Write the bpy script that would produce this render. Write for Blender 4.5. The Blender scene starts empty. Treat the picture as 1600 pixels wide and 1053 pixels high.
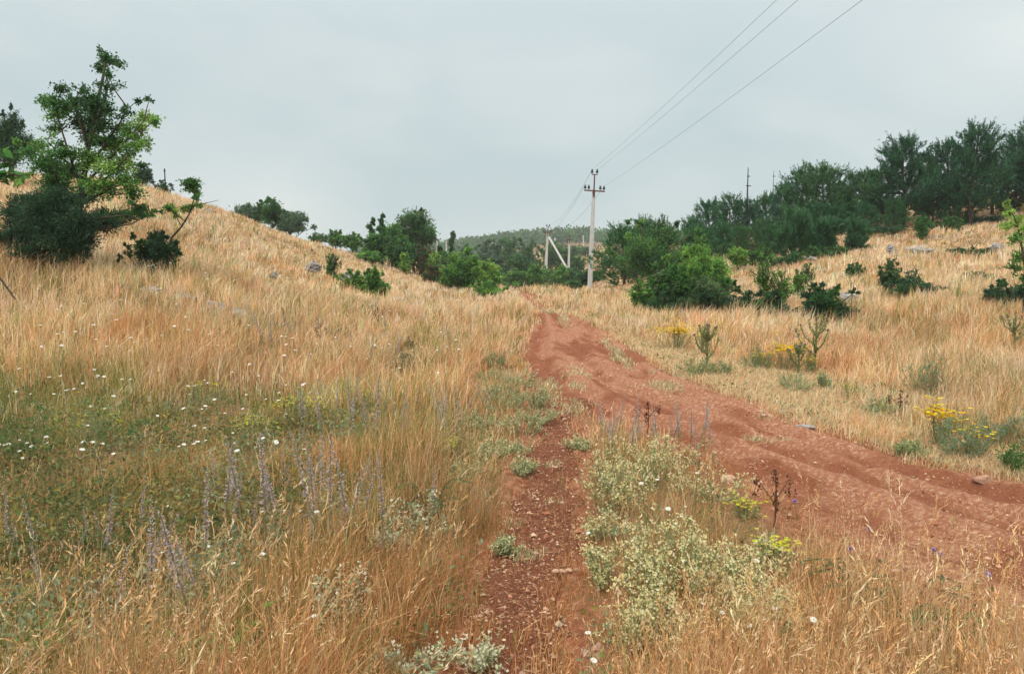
import bpy, math, random
import numpy as np
from mathutils import Vector

rng = np.random.default_rng(11)
R = math.radians
S = bpy.context.scene
COL = S.collection

# ------------------------------------------------------------------ camera
IW, IH, F, HOR = 1600.0, 1053.0, 1244.0, 400.0
CAM_Z = 1.65
PITCH = math.atan((IH / 2 - HOR) / F)
cam = bpy.data.cameras.new('camera')
cam.sensor_fit = 'HORIZONTAL'
cam.sensor_width = 36.0
cam.lens = F / IW * 36.0
cam.clip_start = 0.05
cam.clip_end = 6000
camo = bpy.data.objects.new('camera', cam)
camo.location = (0, 0, CAM_Z)
camo.rotation_euler = (math.pi / 2 - PITCH, 0, 0)
COL.objects.link(camo)
S.camera = camo

# ------------------------------------------------------------------ sky and sun
SUN_EL, SUN_AZ = 44.0, 205.0          # azimuth clockwise from +Y (behind and left of the camera)
wd = bpy.data.worlds.new('World')
S.world = wd
wd.use_nodes = True
wt = wd.node_tree
wt.nodes.clear()


def wn(t, **kw):
    n = wt.nodes.new(t)
    for k, v in kw.items():
        setattr(n, k, v)
    return n


def wmath(op, a, b=None, c=None, clamp=False):
    n = wn('ShaderNodeMath', operation=op, use_clamp=clamp)
    for i, v in enumerate((a, b, c)):
        if v is None:
            continue
        if isinstance(v, (int, float)):
            n.inputs[i].default_value = v
        else:
            wt.links.new(v, n.inputs[i])
    return n.outputs[0]


def wmix(fac, a, b, blend='MIX'):
    n = wn('ShaderNodeMix', data_type='RGBA', blend_type=blend)
    for sock, v in ((n.inputs[0], fac), (n.inputs[6], a), (n.inputs[7], b)):
        if isinstance(v, (int, float)):
            sock.default_value = v
        elif isinstance(v, tuple):
            sock.default_value = (*v, 1)
        else:
            wt.links.new(v, sock)
    return n.outputs[2]


sky = wn('ShaderNodeTexSky', sky_type='NISHITA')
sky.sun_disc = False
sky.sun_elevation = R(SUN_EL)
sky.sun_rotation = R(SUN_AZ)
sky.air_density = 1.0
sky.dust_density = 2.0
tc = wn('ShaderNodeTexCoord')
sep = wn('ShaderNodeSeparateXYZ')
wt.links.new(tc.outputs['Generated'], sep.inputs[0])
up = wmath('MAXIMUM', sep.outputs[2], 0.0)
# overcast: the cloud sheet brightens towards the zenith
rise = wmath('POWER', up, 2.5)
sheet = wmix(wmath('SUBTRACT', 1.0, wmath('POWER', wmath('SUBTRACT', 1.0, up), 6.0), clamp=True), (5.75, 6.8, 7.05), (5.3, 6.35, 6.55))
zen = wmix(wmath('MULTIPLY', rise, 1.0), sheet, (36, 35.6, 34.5))
mp = wn('ShaderNodeMapping')
mp.inputs['Scale'].default_value = (1.7, 1.7, 4.2)
wt.links.new(tc.outputs['Generated'], mp.inputs[0])
nz = wn('ShaderNodeTexNoise')
nz.inputs['Scale'].default_value = 1.7
nz.inputs['Detail'].default_value = 4.5
nz.inputs['Roughness'].default_value = 0.5
nz.inputs['Distortion'].default_value = 0.3
wt.links.new(mp.outputs[0], nz.inputs['Vector'])
band = wn('ShaderNodeMapRange')
band.inputs[1].default_value = 0.4
band.inputs[2].default_value = 0.78
band.inputs[3].default_value = 0.0
band.inputs[4].default_value = 1.0
wt.links.new(nz.outputs[0], band.inputs[0])
cloud = wmix(wmath('MULTIPLY', band.outputs[0], 0.6), zen, (8.6, 8.9, 8.6))
# a thinner patch of cloud lets more light through, low in the right of the view
gap = wn('ShaderNodeVectorMath', operation='DISTANCE')
gm = wn('ShaderNodeMapping')
gm.inputs['Scale'].default_value = (1, 1, 2.4)
wt.links.new(tc.outputs['Generated'], gm.inputs[0])
wt.links.new(gm.outputs[0], gap.inputs[0])
gd = Vector((math.sin(R(33.5)) * math.cos(R(12.6)), math.cos(R(33.5)) * math.cos(R(12.6)), math.sin(R(12.6)) * 2.4))
gap.inputs[1].default_value = gd
gf = wmath('POWER', wmath('SUBTRACT', 1.0, wmath('DIVIDE', gap.outputs['Value'], 0.36), clamp=True), 1.6)
gf = wmath('MULTIPLY', gf, wmath('ADD', wmath('MULTIPLY', nz.outputs[0], 1.1), 0.25))
cloud = wmix(wmath('MULTIPLY', gf, 0.95, clamp=True), cloud, (9.3, 9.55, 9.2))
skycol = wmix(0.9, sky.outputs[0], cloud)
bg = wn('ShaderNodeBackground')
bg.inputs[1].default_value = 0.1
wt.links.new(skycol, bg.inputs[0])
wo = wn('ShaderNodeOutputWorld')
wt.links.new(bg.outputs[0], wo.inputs[0])

sl = bpy.data.lights.new('sun', 'SUN')
sl.energy = 1.5
sl.angle = R(12)
sl.color = (1.0, 0.95, 0.86)
so = bpy.data.objects.new('sun', sl)
az, el = R(SUN_AZ), R(SUN_EL)
to_sun = Vector((math.sin(az) * math.cos(el), math.cos(az) * math.cos(el), math.sin(el)))
so.rotation_euler = (-to_sun).to_track_quat('-Z', 'Y').to_euler()
so.location = to_sun * 100
COL.objects.link(so)

S.view_settings.view_transform = 'Standard'
S.view_settings.look = 'None'
S.view_settings.exposure = 0.0
S.view_settings.gamma = 1.0
S.view_settings.use_curve_mapping = False
S.cycles.max_bounces = 7
S.cycles.diffuse_bounces = 4
S.cycles.transmission_bounces = 4
S.cycles.glossy_bounces = 2
S.cycles.volume_bounces = 1
S.cycles.use_denoising = True
S.cycles.denoiser = 'OPENIMAGEDENOISE'

# ------------------------------------------------------------------ small tools
CP, SP = math.cos(PITCH), math.sin(PITCH)


def pt(px, py, Y):
    """the place that stands Y metres ahead on the sight line through a spot of the view"""
    a, b = (px - IW / 2) / F, -(py - IH / 2) / F
    dy, dz = CP + b * SP, -SP + b * CP
    return np.array([a / dy * Y, Y, CAM_Z + dz / dy * Y])


def vnoise(x, y, seed=0):
    xi, yi = np.floor(x).astype(np.int64), np.floor(y).astype(np.int64)
    fx, fy = x - xi, y - yi
    fx, fy = fx * fx * (3 - 2 * fx), fy * fy * (3 - 2 * fy)

    def h(i, j):
        n = (i * 374761393 + j * 668265263 + seed * 974634777) & 0x7fffffff
        n = ((n ^ (n >> 13)) * 1274126177) & 0x7fffffff
        n = n ^ (n >> 16)
        return (n & 0xffff) / 65535.0
    return (h(xi, yi) * (1 - fx) + h(xi + 1, yi) * fx) * (1 - fy) + (h(xi, yi + 1) * (1 - fx) + h(xi + 1, yi + 1) * fx) * fy


def fbm(x, y, seed=0, oct=4):
    s, a, t = 0.0, 1.0, 0.0
    for k in range(oct):
        s = s + a * vnoise(x * 2 ** k + 17.3 * k, y * 2 ** k - 9.1 * k, seed + k)
        t += a
        a *= 0.5
    return s / t


def sstep(x, a, b):
    t = np.clip((x - a) / (b - a), 0, 1)
    return t * t * (3 - 2 * t)


# ------------------------------------------------------------------ terrain
def ctrl():
    c = []
    for x, y, z in ((-6, -3, .0), (0, -3, .05), (6, -3, .15), (-3, 2, -.05), (0, 2, 0), (3, 2, .03), (0, 5, 0), (-2, 5, -.12), (-4, 6, -.2),
                    (3, 5, -.03), (5, 5, .05), (0, 8, 0), (-5.2, 8, -.15), (-3, 8, -.08), (2.5, 8, 0), (0.5, 12.5, 0), (1.3, 12.5, 0),
                    (-12, 3, .3), (14, 3, .3), (1.2, 18, .02), (.9, 24, .03)):
        c.append((x, y, z))
    for px, py, Y, off in (
            (0, 560, 10, .3), (0, 480, 13, .3), (200, 500, 12.5, .3), (90, 408, 17, .2), (250, 430, 16.5, .25), (400, 445, 19, .3), (560, 455, 23, .25),
            (650, 475, 26, .2), (740, 472, 32, .2), (790, 452, 42, .1), (500, 520, 14, .3), (650, 540, 13.5, .25), (350, 480, 15, .3), (760, 520, 17, .25),
            (-150, 420, 13, .2), (-150, 280, 26, .2),
            (0, 292, 32, .2), (110, 292, 36, .2), (210, 288, 40, .2), (330, 327, 45, .2), (400, 348, 50, .2), (480, 378, 54, .2), (560, 403, 55, .2),
            (620, 425, 52, .2), (680, 442, 48, .2), (250, 350, 28, .2), (450, 402, 33, .2), (330, 392, 26, .2), (120, 350, 25, .2),
            (200, 315, 80, 0), (0, 310, 75, 0), (400, 372, 90, 0), (520, 395, 95, 0), (620, 415, 80, 0),
            (845, 470, 33, 0), (815, 454, 42, .0), (921, 462, 55, .15), (970, 448, 58, .1), (960, 482, 28, .2), (1100, 494, 20, .15), (1020, 450, 40, .1),
            (930, 424, 95, .1), (860, 456, 82, .1), (790, 447, 78, .1), (853, 432, 130, 0), (935, 402, 180, 0), (935, 384, 300, 0), (700, 402, 300, 0),
            (1050, 430, 42, .1), (600, 404, 200, 0),
            (1300, 502, 19.5, .2), (1500, 492, 18, .25), (1600, 475, 18, .25), (1500, 565, 12.3, .2), (1620, 565, 12, .2), (1300, 565, 12.6, .15), (1180, 530, 15.5, .15),
            (1400, 402, 33, .2), (1330, 425, 28, .2), (1560, 385, 34, .2), (1510, 354, 46, .1), (1600, 332, 48, .1), (1250, 395, 46, .1), (1100, 398, 55, .1),
            (1180, 394, 52, .1), (1300, 368, 48, .1), (1400, 360, 46, .1), (1200, 440, 30, .2), (1460, 450, 22, .2), (1750, 430, 22, 0), (1750, 300, 45, 0),
            (1100, 385, 80, 0), (1500, 310, 80, 0), (1300, 340, 85, 0), (1100, 388, 180, 0), (1500, 350, 180, 0), (1300, 388, 600, 0),
            (700, 399, 480, 0), (800, 384, 480, 0), (900, 377, 480, 0), (965, 381, 480, 0), (850, 380, 560, 0), (500, 398, 500, 0), (200, 399, 600, 0)):
        p = pt(px, py, Y)
        c.append((p[0], p[1], p[2] - off))
    for x in (-1500, -500, 0, 500, 1500):
        c.append((x, 1600, -4))
    return np.array(c, float)


CT = ctrl()


def uv(x, y):
    return 2.0 * x / (np.abs(y + 7) + .01), np.log(np.maximum(y + 7, .3))


def _phi(r2):
    return np.where(r2 > 1e-12, .5 * r2 * np.log(np.maximum(r2, 1e-12)), 0)


def _solve():
    u, v = uv(CT[:, 0], CT[:, 1])
    n = len(u)
    K = _phi((u[:, None] - u[None]) ** 2 + (v[:, None] - v[None]) ** 2) + np.eye(n) * 2e-3
    P_ = np.c_[np.ones(n), u, v]
    A = np.block([[K, P_], [P_.T, np.zeros((3, 3))]])
    return u, v, np.linalg.solve(A, np.r_[CT[:, 2], 0, 0, 0])


TU, TV, TWT = _solve()


def hraw(x, y):
    x, y = np.atleast_1d(np.asarray(x, float)), np.atleast_1d(np.asarray(y, float))
    u, v = uv(x, y)
    out = TWT[-3] + TWT[-2] * u + TWT[-1] * v
    for i in range(len(TU)):
        out = out + TWT[i] * _phi((u - TU[i]) ** 2 + (v - TV[i]) ** 2)
    return out


RL = np.array([(-3, 2.8), (2.5, 2.4), (3.87, 2.16), (4.56, 1.84), (6.1, 1.58), (7.08, 1.32), (7.75, 1.05), (8.4, .58), (10.3, .2), (12.8, .03), (15.8, .19), (20.5, .58), (25.7, .78), (31, .6), (36, .38), (44, .3), (50, -1.6), (70, -5)])
RR = np.array([(-3, 8), (2.5, 6.0), (4.2, 4.9), (5.95, 3.83), (6.84, 3.3), (8.05, 2.9), (9.5, 2.53), (11.1, 2.3), (13.7, 2.2), (17.1, 2.06), (21.6, 1.62), (25.7, 1.5), (30, 1.25), (36, .85), (44, .3), (50, -1.7), (70, -5.1)])
PL = np.array([(-4, -.9), (1, -.5), (3.14, -.27), (3.73, -.2), (4.56, -.06), (5.86, .07), (6.84, .15), (7.9, .25), (9, .3), (10, .5)])
PR = np.array([(-4, -.3), (1, .05), (3.14, .2), (3.73, .26), (4.56, .4), (5.86, .47), (6.84, .56), (7.9, .68), (9, .9), (10, .6)])


def edges(tab_l, tab_r, y):
    return np.interp(y, tab_l[:, 0], tab_l[:, 1]), np.interp(y, tab_r[:, 0], tab_r[:, 1])


def sd_road(x, y):
    l, r = edges(RL, RR, y)
    d = np.minimum(x - l, r - x) + .32 * (fbm(x * 2.2, y * 1.7, 5) - .5)
    return np.where(y > 66, -1, d)


def sd_path(x, y):
    l, r = edges(PL, PR, y)
    d = np.minimum(x - l, r - x) + .34 * (fbm(x * 3.2, y * 3.0, 9) - .5)
    return np.where(y > 9.3, -1, d)


def sd_soil(x, y):
    return np.maximum(sd_road(x, y), sd_path(x, y))


def hgt(x, y):
    x, y = np.atleast_1d(np.asarray(x, float)), np.atleast_1d(np.asarray(y, float))
    lump = (fbm(x * .55, y * .55, 21, 3) - .5) * np.clip(.05 + y * .006, .03, .35)
    return hraw(x, y) + lump


def hz(x, y):
    return float(hgt(x, y)[0])


# ------------------------------------------------------------------ materials
def mat(name):
    m = bpy.data.materials.new(name)
    m.use_nodes = True
    m.node_tree.nodes.clear()
    return m, m.node_tree


def N(t, typ, **kw):
    n = t.nodes.new(typ)
    for k, v in kw.items():
        if k in n.inputs:
            n.inputs[k].default_value = v
        else:
            setattr(n, k, v)
    return n


def leafy(name, transl, rough=.55, spec=.35):
    """blades, leaves and petals: colour comes with the mesh, some light passes through"""
    m, t = mat(name)
    at = N(t, 'ShaderNodeAttribute', attribute_name='Col')
    pb = N(t, 'ShaderNodeBsdfPrincipled', Roughness=rough)
    pb.inputs['Specular IOR Level'].default_value = spec
    tl = N(t, 'ShaderNodeBsdfTranslucent')
    mx = N(t, 'ShaderNodeMixShader')
    mx.inputs[0].default_value = transl
    o = N(t, 'ShaderNodeOutputMaterial')
    t.links.new(at.outputs['Color'], pb.inputs['Base Color'])
    t.links.new(at.outputs['Color'], tl.inputs['Color'])
    t.links.new(pb.outputs[0], mx.inputs[1])
    t.links.new(tl.outputs[0], mx.inputs[2])
    t.links.new(mx.outputs[0], o.inputs[0])
    return m


def ramp(t, fac, stops):
    r = N(t, 'ShaderNodeValToRGB')
    e = r.color_ramp.elements
    while len(e) < len(stops):
        e.new(.5)
    for el_, (p, c) in zip(e, stops):
        el_.position = p
        el_.color = (*c, 1)
    t.links.new(fac, r.inputs[0])
    return r.outputs[0]


def noise(t, vec, scale, detail=5, rough=.6, dist=0.0):
    n = N(t, 'ShaderNodeTexNoise', Scale=scale, Detail=detail, Roughness=rough, Distortion=dist)
    t.links.new(vec, n.inputs['Vector'])
    return n.outputs[0]


def earth(name, layers, bump=((9, .5), (60, .5)), rough=.95, dist=.02, bare=None):
    """layers: (noise scale, stops) mixed by multiply-free averaging of ramps"""
    m, t = mat(name)
    g = N(t, 'ShaderNodeNewGeometry').outputs['Position']
    col = None
    for sc, stops, f in layers:
        c = ramp(t, noise(t, g, sc, 6, .62, .3), stops)
        if col is None:
            col = c
        else:
            mx = N(t, 'ShaderNodeMix', data_type='RGBA')
            mx.inputs[0].default_value = f
            t.links.new(col, mx.inputs[6])
            t.links.new(c, mx.inputs[7])
            col = mx.outputs[2]
    if bare:                                          # trodden bare earth shows where the mesh says so
        at = N(t, 'ShaderNodeAttribute', attribute_name='Col')
        sp = N(t, 'ShaderNodeSeparateColor')
        t.links.new(at.outputs['Color'], sp.inputs[0])
        mx = N(t, 'ShaderNodeMix', data_type='RGBA')
        t.links.new(sp.outputs[0], mx.inputs[0])
        t.links.new(col, mx.inputs[6])
        t.links.new(ramp(t, noise(t, g, bare[0], 6, .65, .3), bare[1]), mx.inputs[7])
        col = mx.outputs[2]
    h = None
    for sc, a in bump:
        n = noise(t, g, sc, 6, .65)
        ml = N(t, 'ShaderNodeMath', operation='MULTIPLY')
        ml.inputs[1].default_value = a
        t.links.new(n, ml.inputs[0])
        if h is None:
            h = ml.outputs[0]
        else:
            ad = N(t, 'ShaderNodeMath', operation='ADD')
            t.links.new(h, ad.inputs[0])
            t.links.new(ml.outputs[0], ad.inputs[1])
            h = ad.outputs[0]
    bp = N(t, 'ShaderNodeBump', Distance=dist, Strength=.9)
    t.links.new(h, bp.inputs['Height'])
    pb = N(t, 'ShaderNodeBsdfPrincipled', Roughness=rough)
    pb.inputs['Specular IOR Level'].default_value = .06
    t.links.new(col, pb.inputs['Base Color'])
    t.links.new(bp.outputs[0], pb.inputs['Normal'])
    o = N(t, 'ShaderNodeOutputMaterial')
    t.links.new(pb.outputs[0], o.inputs[0])
    return m


M_GRASS = leafy('dry_grass', .2, .6, .2)
M_LEAF = leafy('leaf', .38, .5, .25)
M_NEEDLE = leafy('needle', .2, .65, .15)
M_PETAL = leafy('petal', .3, .7, .1)
M_STRAW = leafy('litter', .05, .8, .1)
M_GROUND = earth('turf_litter', (
    (3.0, ((.3, (.14, .085, .04)), (.5, (.21, .13, .06)), (.7, (.29, .185, .095))), 1),
    (26, ((.3, (.09, .06, .028)), (.55, (.23, .14, .07)), (.75, (.44, .31, .17))), .5)), ((8, .7), (70, .5)), dist=.03,
    bare=((14, ((.3, (.16, .055, .03)), (.5, (.26, .10, .052)), (.7, (.40, .21, .12))))))
M_SOIL = earth('red_soil', (
    (1.1, ((.3, (.225, .078, .039)), (.5, (.285, .102, .052)), (.7, (.36, .145, .078))), 1),
    (9, ((.3, (.15, .046, .022)), (.5, (.28, .100, .051)), (.7, (.42, .19, .11))), .5),
    (90, ((.3, (.12, .038, .019)), (.55, (.28, .100, .051)), (.75, (.58, .35, .22))), .42)), ((4, .6), (22, .5), (110, .35)), dist=.06,
    bare=(30, ((.3, (.27, .105, .055)), (.5, (.38, .165, .095)), (.68, (.58, .36, .23)))))
M_PATH = earth('trodden_soil', (
    (2.2, ((.3, (.17, .055, .029)), (.5, (.23, .075, .036)), (.7, (.31, .12, .062))), 1),
    (18, ((.3, (.10, .031, .016)), (.5, (.23, .08, .04)), (.7, (.40, .19, .11))), .55),
    (95, ((.3, (.09, .028, .015)), (.5, (.23, .08, .042)), (.7, (.55, .34, .21))), .5)), ((7, .7), (30, .6), (110, .5)), dist=.06)
M_ROCK = earth('limestone', (
    (4, ((.3, (.19, .175, .16)), (.5, (.31, .29, .275)), (.7, (.44, .41, .385))), 1),
    (23, ((.3, (.15, .14, .13)), (.5, (.40, .38, .35)), (.75, (.55, .53, .50))), .5)), ((6, .6), (30, .4)), dist=.06)
M_RUBBLE = earth('dusty_rubble', (
    (9, ((.3, (.36, .2, .13)), (.5, (.46, .28, .19)), (.7, (.56, .40, .30))), 1),
    (50, ((.3, (.3, .14, .09)), (.6, (.52, .36, .26)), (.8, (.6, .47, .37))), .5)), ((20, .6), (90, .4)), dist=.01)
M_BARK = earth('bark', ((18, ((.3, (.05, .035, .027)), (.6, (.11, .085, .065)), (.8, (.19, .16, .13))), 1),), ((40, .8),), dist=.01)
M_CONC = earth('concrete', ((2.5, ((.3, (.43, .42, .40)), (.6, (.56, .55, .53)), (.8, (.66, .65, .62))), 1),
                            (30, ((.3, (.36, .35, .33)), (.7, (.62, .61, .58)), (.9, (.7, .7, .67))), .4)), ((40, .4),), dist=.004)
M_RUST = earth('rusty_steel', ((14, ((.3, (.09, .035, .025)), (.6, (.17, .065, .045)), (.8, (.25, .11, .07))), 1),), ((60, .4),), rough=.75, dist=.002)
M_DARK = earth('weathered_steel', ((9, ((.3, (.045, .042, .045)), (.7, (.09, .08, .08)), (.9, (.12, .1, .1))), 1),), ((60, .3),), rough=.7, dist=.002)
M_CERAM = earth('dark_ceramic', ((9, ((.3, (.025, .022, .022)), (.7, (.05, .045, .043)), (.9, (.07, .06, .06))), 1),), ((60, .1),), rough=.3, dist=.001)
M_WIRE = earth('aluminium_cable', ((9, ((.3, (.16, .17, .18)), (.7, (.24, .25, .26)), (.9, (.3, .3, .3))), 1),), ((60, .1),), rough=.5, dist=.001)


# ------------------------------------------------------------------ mesh building
class MB:
    """collects vertices, faces and colours and links them as ONE mesh object"""

    def __init__(s):
        s.v, s.f, s.c, s.n = [], [], [], 0

    def add(s, v, faces, col=None):
        v = np.asarray(v, float).reshape(-1, 3)
        faces = [np.asarray(f, np.int64) + s.n for f in (faces if isinstance(faces, (list, tuple)) else [faces]) if len(f)]
        s.v.append(v)
        s.f += faces
        col = np.ones((len(v), 3)) * .5 if col is None else np.broadcast_to(np.asarray(col, float), (len(v), 3))
        s.c.append(col)
        s.n += len(v)

    def build(s, name, m, parent=None, smooth=False, loc=None):
        v = np.concatenate(s.v)
        if loc is not None:
            v = v - np.asarray(loc)
        me = bpy.data.meshes.new(name)
        me.vertices.add(len(v))
        me.vertices.foreach_set('co', v.astype(np.float32).ravel())
        idx = np.concatenate([f.ravel() for f in s.f])
        tot = np.concatenate([np.full(len(f), f.shape[1]) for f in s.f])
        me.loops.add(len(idx))
        me.loops.foreach_set('vertex_index', idx.astype(np.int32))
        me.polygons.add(len(tot))
        st = np.r_[0, np.cumsum(tot)[:-1]]
        me.polygons.foreach_set('loop_start', st.astype(np.int32))
        me.polygons.foreach_set('use_smooth', np.full(len(tot), smooth))
        a = me.attributes.new('Col', 'FLOAT_COLOR', 'POINT')
        c = np.c_[np.concatenate(s.c), np.ones(len(v))]
        a.data.foreach_set('color', c.astype(np.float32).ravel())
        me.materials.append(m)
        me.update(calc_edges=True)
        o = bpy.data.objects.new(name, me)
        COL.objects.link(o)
        if parent is not None:
            o.parent = parent
        return o


def tag(o, label=None, cat=None, group=None, kind=None):
    for k, v in (('label', label), ('category', cat), ('group', group), ('kind', kind)):
        if v:
            o[k] = v
    return o


def thing(name, label, cat, loc, group=None):
    o = bpy.data.objects.new(name, None)
    o.empty_display_size = .1
    COL.objects.link(o)
    o.location = loc
    return tag(o, label, cat, group)


def dup(root, loc, rz=0.0, sc=1.0, label=None, group=None, tilt=(0, 0)):
    r = root.copy()
    COL.objects.link(r)
    r.location = loc
    r.rotation_euler = (tilt[0], tilt[1], rz)
    r.scale = (sc, sc, sc) if isinstance(sc, (int, float)) else sc
    if label:
        r['label'] = label
    if group:
        r['group'] = group
    for ch in root.children:
        c = ch.copy()
        COL.objects.link(c)
        c.parent = r
        for g in ch.children:
            d = g.copy()
            COL.objects.link(d)
            d.parent = c
    return r


def unit(v):
    return v / np.maximum(np.linalg.norm(v, axis=-1, keepdims=True), 1e-9)


def tube(mb, pts, radii, sides=6, col=(.1, .08, .06), cap=True):
    pts = np.asarray(pts, float)
    n = len(pts)
    radii = np.broadcast_to(np.asarray(radii, float), (n,))
    tan = unit(np.gradient(pts, axis=0))
    ref = np.array([1.0, 0, 0]) if abs(tan[0][0]) < .8 else np.array([0, 1.0, 0])
    a = unit(np.cross(tan, ref))
    b = np.cross(tan, a)
    th = np.linspace(0, 2 * np.pi, sides, endpoint=False)
    ring = pts[:, None] + radii[:, None, None] * (np.cos(th)[None, :, None] * a[:, None] + np.sin(th)[None, :, None] * b[:, None])
    i = np.arange(n - 1)[:, None] * sides
    j = np.arange(sides)[None]
    k = (j + 1) % sides
    q = np.stack([i + j, i + k, i + sides + k, i + sides + j], -1).reshape(-1, 4)
    fs = [q]
    v = ring.reshape(-1, 3)
    if cap:
        fs.append(np.array([np.arange(sides)[::-1]]))
        fs.append(np.array([np.arange(sides) + (n - 1) * sides]))
    mb.add(v, fs, col)


def twigs3(mb, p0, p1, r0, r1, col, bend=.12):
    """many thin three-sided twigs at once, each bent once"""
    n = len(p0)
    if n == 0:
        return
    d = p1 - p0
    L = np.linalg.norm(d, axis=1, keepdims=True)
    mid = (p0 + p1) / 2 + rng.normal(0, 1, (n, 3)) * L * bend
    rows = []
    dn = unit(d)
    a = unit(np.cross(dn, unit(rng.normal(0, 1, (n, 3)))))
    b = np.cross(dn, a)
    for p, r in ((p0, r0), (mid, (np.asarray(r0) + np.asarray(r1)) / 2), (p1, r1)):
        r = np.broadcast_to(np.asarray(r, float), (n,))[:, None]
        for t in (0, 2.094, 4.189):
            rows.append(p + r * (math.cos(t) * a + math.sin(t) * b))
    v = np.stack(rows, 1)
    base = np.arange(n)[:, None] * 9
    q = np.array([[s * 3 + j, s * 3 + (j + 1) % 3, s * 3 + 3 + (j + 1) % 3, s * 3 + 3 + j] for s in (0, 1) for j in range(3)])
    mb.add(v.reshape(-1, 3), [(base[:, None] + q[None]).reshape(-1, 4)], col if np.ndim(col) == 1 else np.repeat(col, 9, 0))


def leaves(mb, c, d, L, w, col, curl=.15, up=.5):
    """leaf-shaped quads: c base, d direction, L length, w width"""
    n = len(c)
    if n == 0:
        return
    d = unit(d)
    s = unit(np.cross(d, unit(rng.normal(0, 1, (n, 3)) + np.array([0, 0, up * 2]))))
    nn = np.cross(s, d)
    L = np.broadcast_to(L, (n,))[:, None]
    w = np.broadcast_to(w, (n,))[:, None]
    k = L * curl
    v = np.stack([c, c + d * L * .45 + s * w * .5 + nn * k * .4, c + d * L - nn * k * .3, c + d * L * .45 - s * w * .5 + nn * k * .4], 1)
    f = np.arange(n)[:, None] * 4 + np.arange(4)[None]
    mb.add(v.reshape(-1, 3), [f], np.repeat(col, 4, 0))


def shades(n, pal, jit=.12):
    pal = np.asarray(pal, float)
    c = pal[rng.integers(0, len(pal), n)]
    return np.clip(c * (1 + rng.normal(0, jit, (n, 1))) * (1 + rng.normal(0, jit * .35, (n, 3))), .004, .95)


# ------------------------------------------------------------------ ground, road, path
def build_ground():
    ys = np.concatenate([np.linspace(-5, 2, 18), np.geomspace(2.15, 14, 190), np.geomspace(14.2, 120, 170), np.geomspace(123, 1500, 70)])
    us = np.concatenate([np.linspace(-3.2, -.85, 18), np.linspace(-.83, .83, 260), np.linspace(.85, 3.2, 18)])
    X = us[None] * (ys[:, None] + 7) * .98
    # near rows: finer spread round the track
    Yg = np.broadcast_to(ys[:, None], X.shape)
    sd = sd_soil(X.ravel(), Yg.ravel())
    z = hgt(X.ravel(), Yg.ravel()) - .07 * sstep(sd, -.06, .12) - .2 * sstep(sd, .04, .3)
    z = z + .03 * (fbm(X.ravel() * 4, Yg.ravel() * 4, 33, 3) - .5) * (Yg.ravel() < 40)
    v = np.stack([X.ravel(), Yg.ravel(), z], 1)
    nr, nc = X.shape
    i = (np.arange(nr - 1)[:, None] * nc + np.arange(nc - 1)[None]).ravel()
    mb = MB()
    bare = sstep(sd + .25 * (fbm(v[:, 0] * 6, v[:, 1] * 6, 19, 4) - .5), -.32, -.02)
    mb.add(v, [np.stack([i, i + 1, i + nc + 1, i + nc], 1)], np.repeat(bare[:, None], 3, 1))
    o = mb.build('ground', M_GROUND, smooth=True)
    tag(o, kind='structure')


def build_track(name, tl, tr, y0, y1, nys, nx, m, sdf, ruts, rough):
    ys = (np.geomspace(y0 + 6, y1 + 6, nys) - 6)
    l, r = edges(tl, tr, ys)
    t = np.linspace(-.35, 1.35, nx)
    wd_ = r - l
    X = l[:, None] + t[None] * wd_[:, None]
    Yg = np.broadcast_to(ys[:, None], X.shape)
    x, y = X.ravel(), Yg.ravel()
    T = np.broadcast_to(t[None], X.shape).ravel()
    sd = sdf(x, y)
    z = hgt(x, y) - .022 - .13 * (1 - sstep(sd, -.14, .05))
    wob = (fbm(y * .25, y * 0 + 3.3, 3, 2) - .5) * .2
    for c, s, dep in ruts:
        z = z - dep * np.exp(-(((T - c - wob) / s) ** 2)) * sstep(sd, 0, .3)
        z = z + dep * .55 * np.exp(-(((T - c - wob - s * 2.0) / (s * .7)) ** 2)) * sstep(sd, 0, .3)
    z = z + rough * (fbm(x * 5, y * 5, 41, 5) - .5) + rough * .8 * (fbm(x * 16, y * 16, 47, 3) - .5)
    v = np.stack([x, y, z], 1)
    nr, nc = X.shape
    i = (np.arange(nr - 1)[:, None] * nc + np.arange(nc - 1)[None]).ravel()
    mb = MB()
    # dust lies in strips along the wheel marks
    st = sstep(fbm(T * 9 + wob * 4, y * .55, 63, 3) + .5 * (fbm(x * 3, y * 3, 65, 3) - .5) + sum(.22 * np.exp(-(((T - c - wob * 1.2) / .07) ** 2)) for c in (.33, .66, .93)) - .05, .42, .66)
    mb.add(v, [np.stack([i, i + 1, i + nc + 1, i + nc], 1)], np.repeat(st[:, None], 3, 1))
    tag(mb.build(name, m, smooth=True), kind='structure')


build_ground()
build_track('dirt_road', RL, RR, -3, 62, 520, 90, M_SOIL, sd_road, ((.2, .07, .09), (.52, .05, .06), (.8, .07, .08)), .06)
build_track('footpath', PL, PR, -3, 9.2, 360, 44, M_PATH, sd_path, ((.5, .22, .03),), .05)

FL = np.array([(140, 17.3), (180, 18.8), (230, 23.5), (300, 31.3)])
FR = np.array([(140, 19.0), (180, 20.6), (230, 25.3), (300, 33.2)])
build_track('hill_track', FL, FR, 142, 296, 90, 12, M_GROUND, lambda x, y: np.minimum(x - np.interp(y, FL[:, 0], FL[:, 1]), np.interp(y, FR[:, 0], FR[:, 1]) - x) + .2, (), .05)
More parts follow.
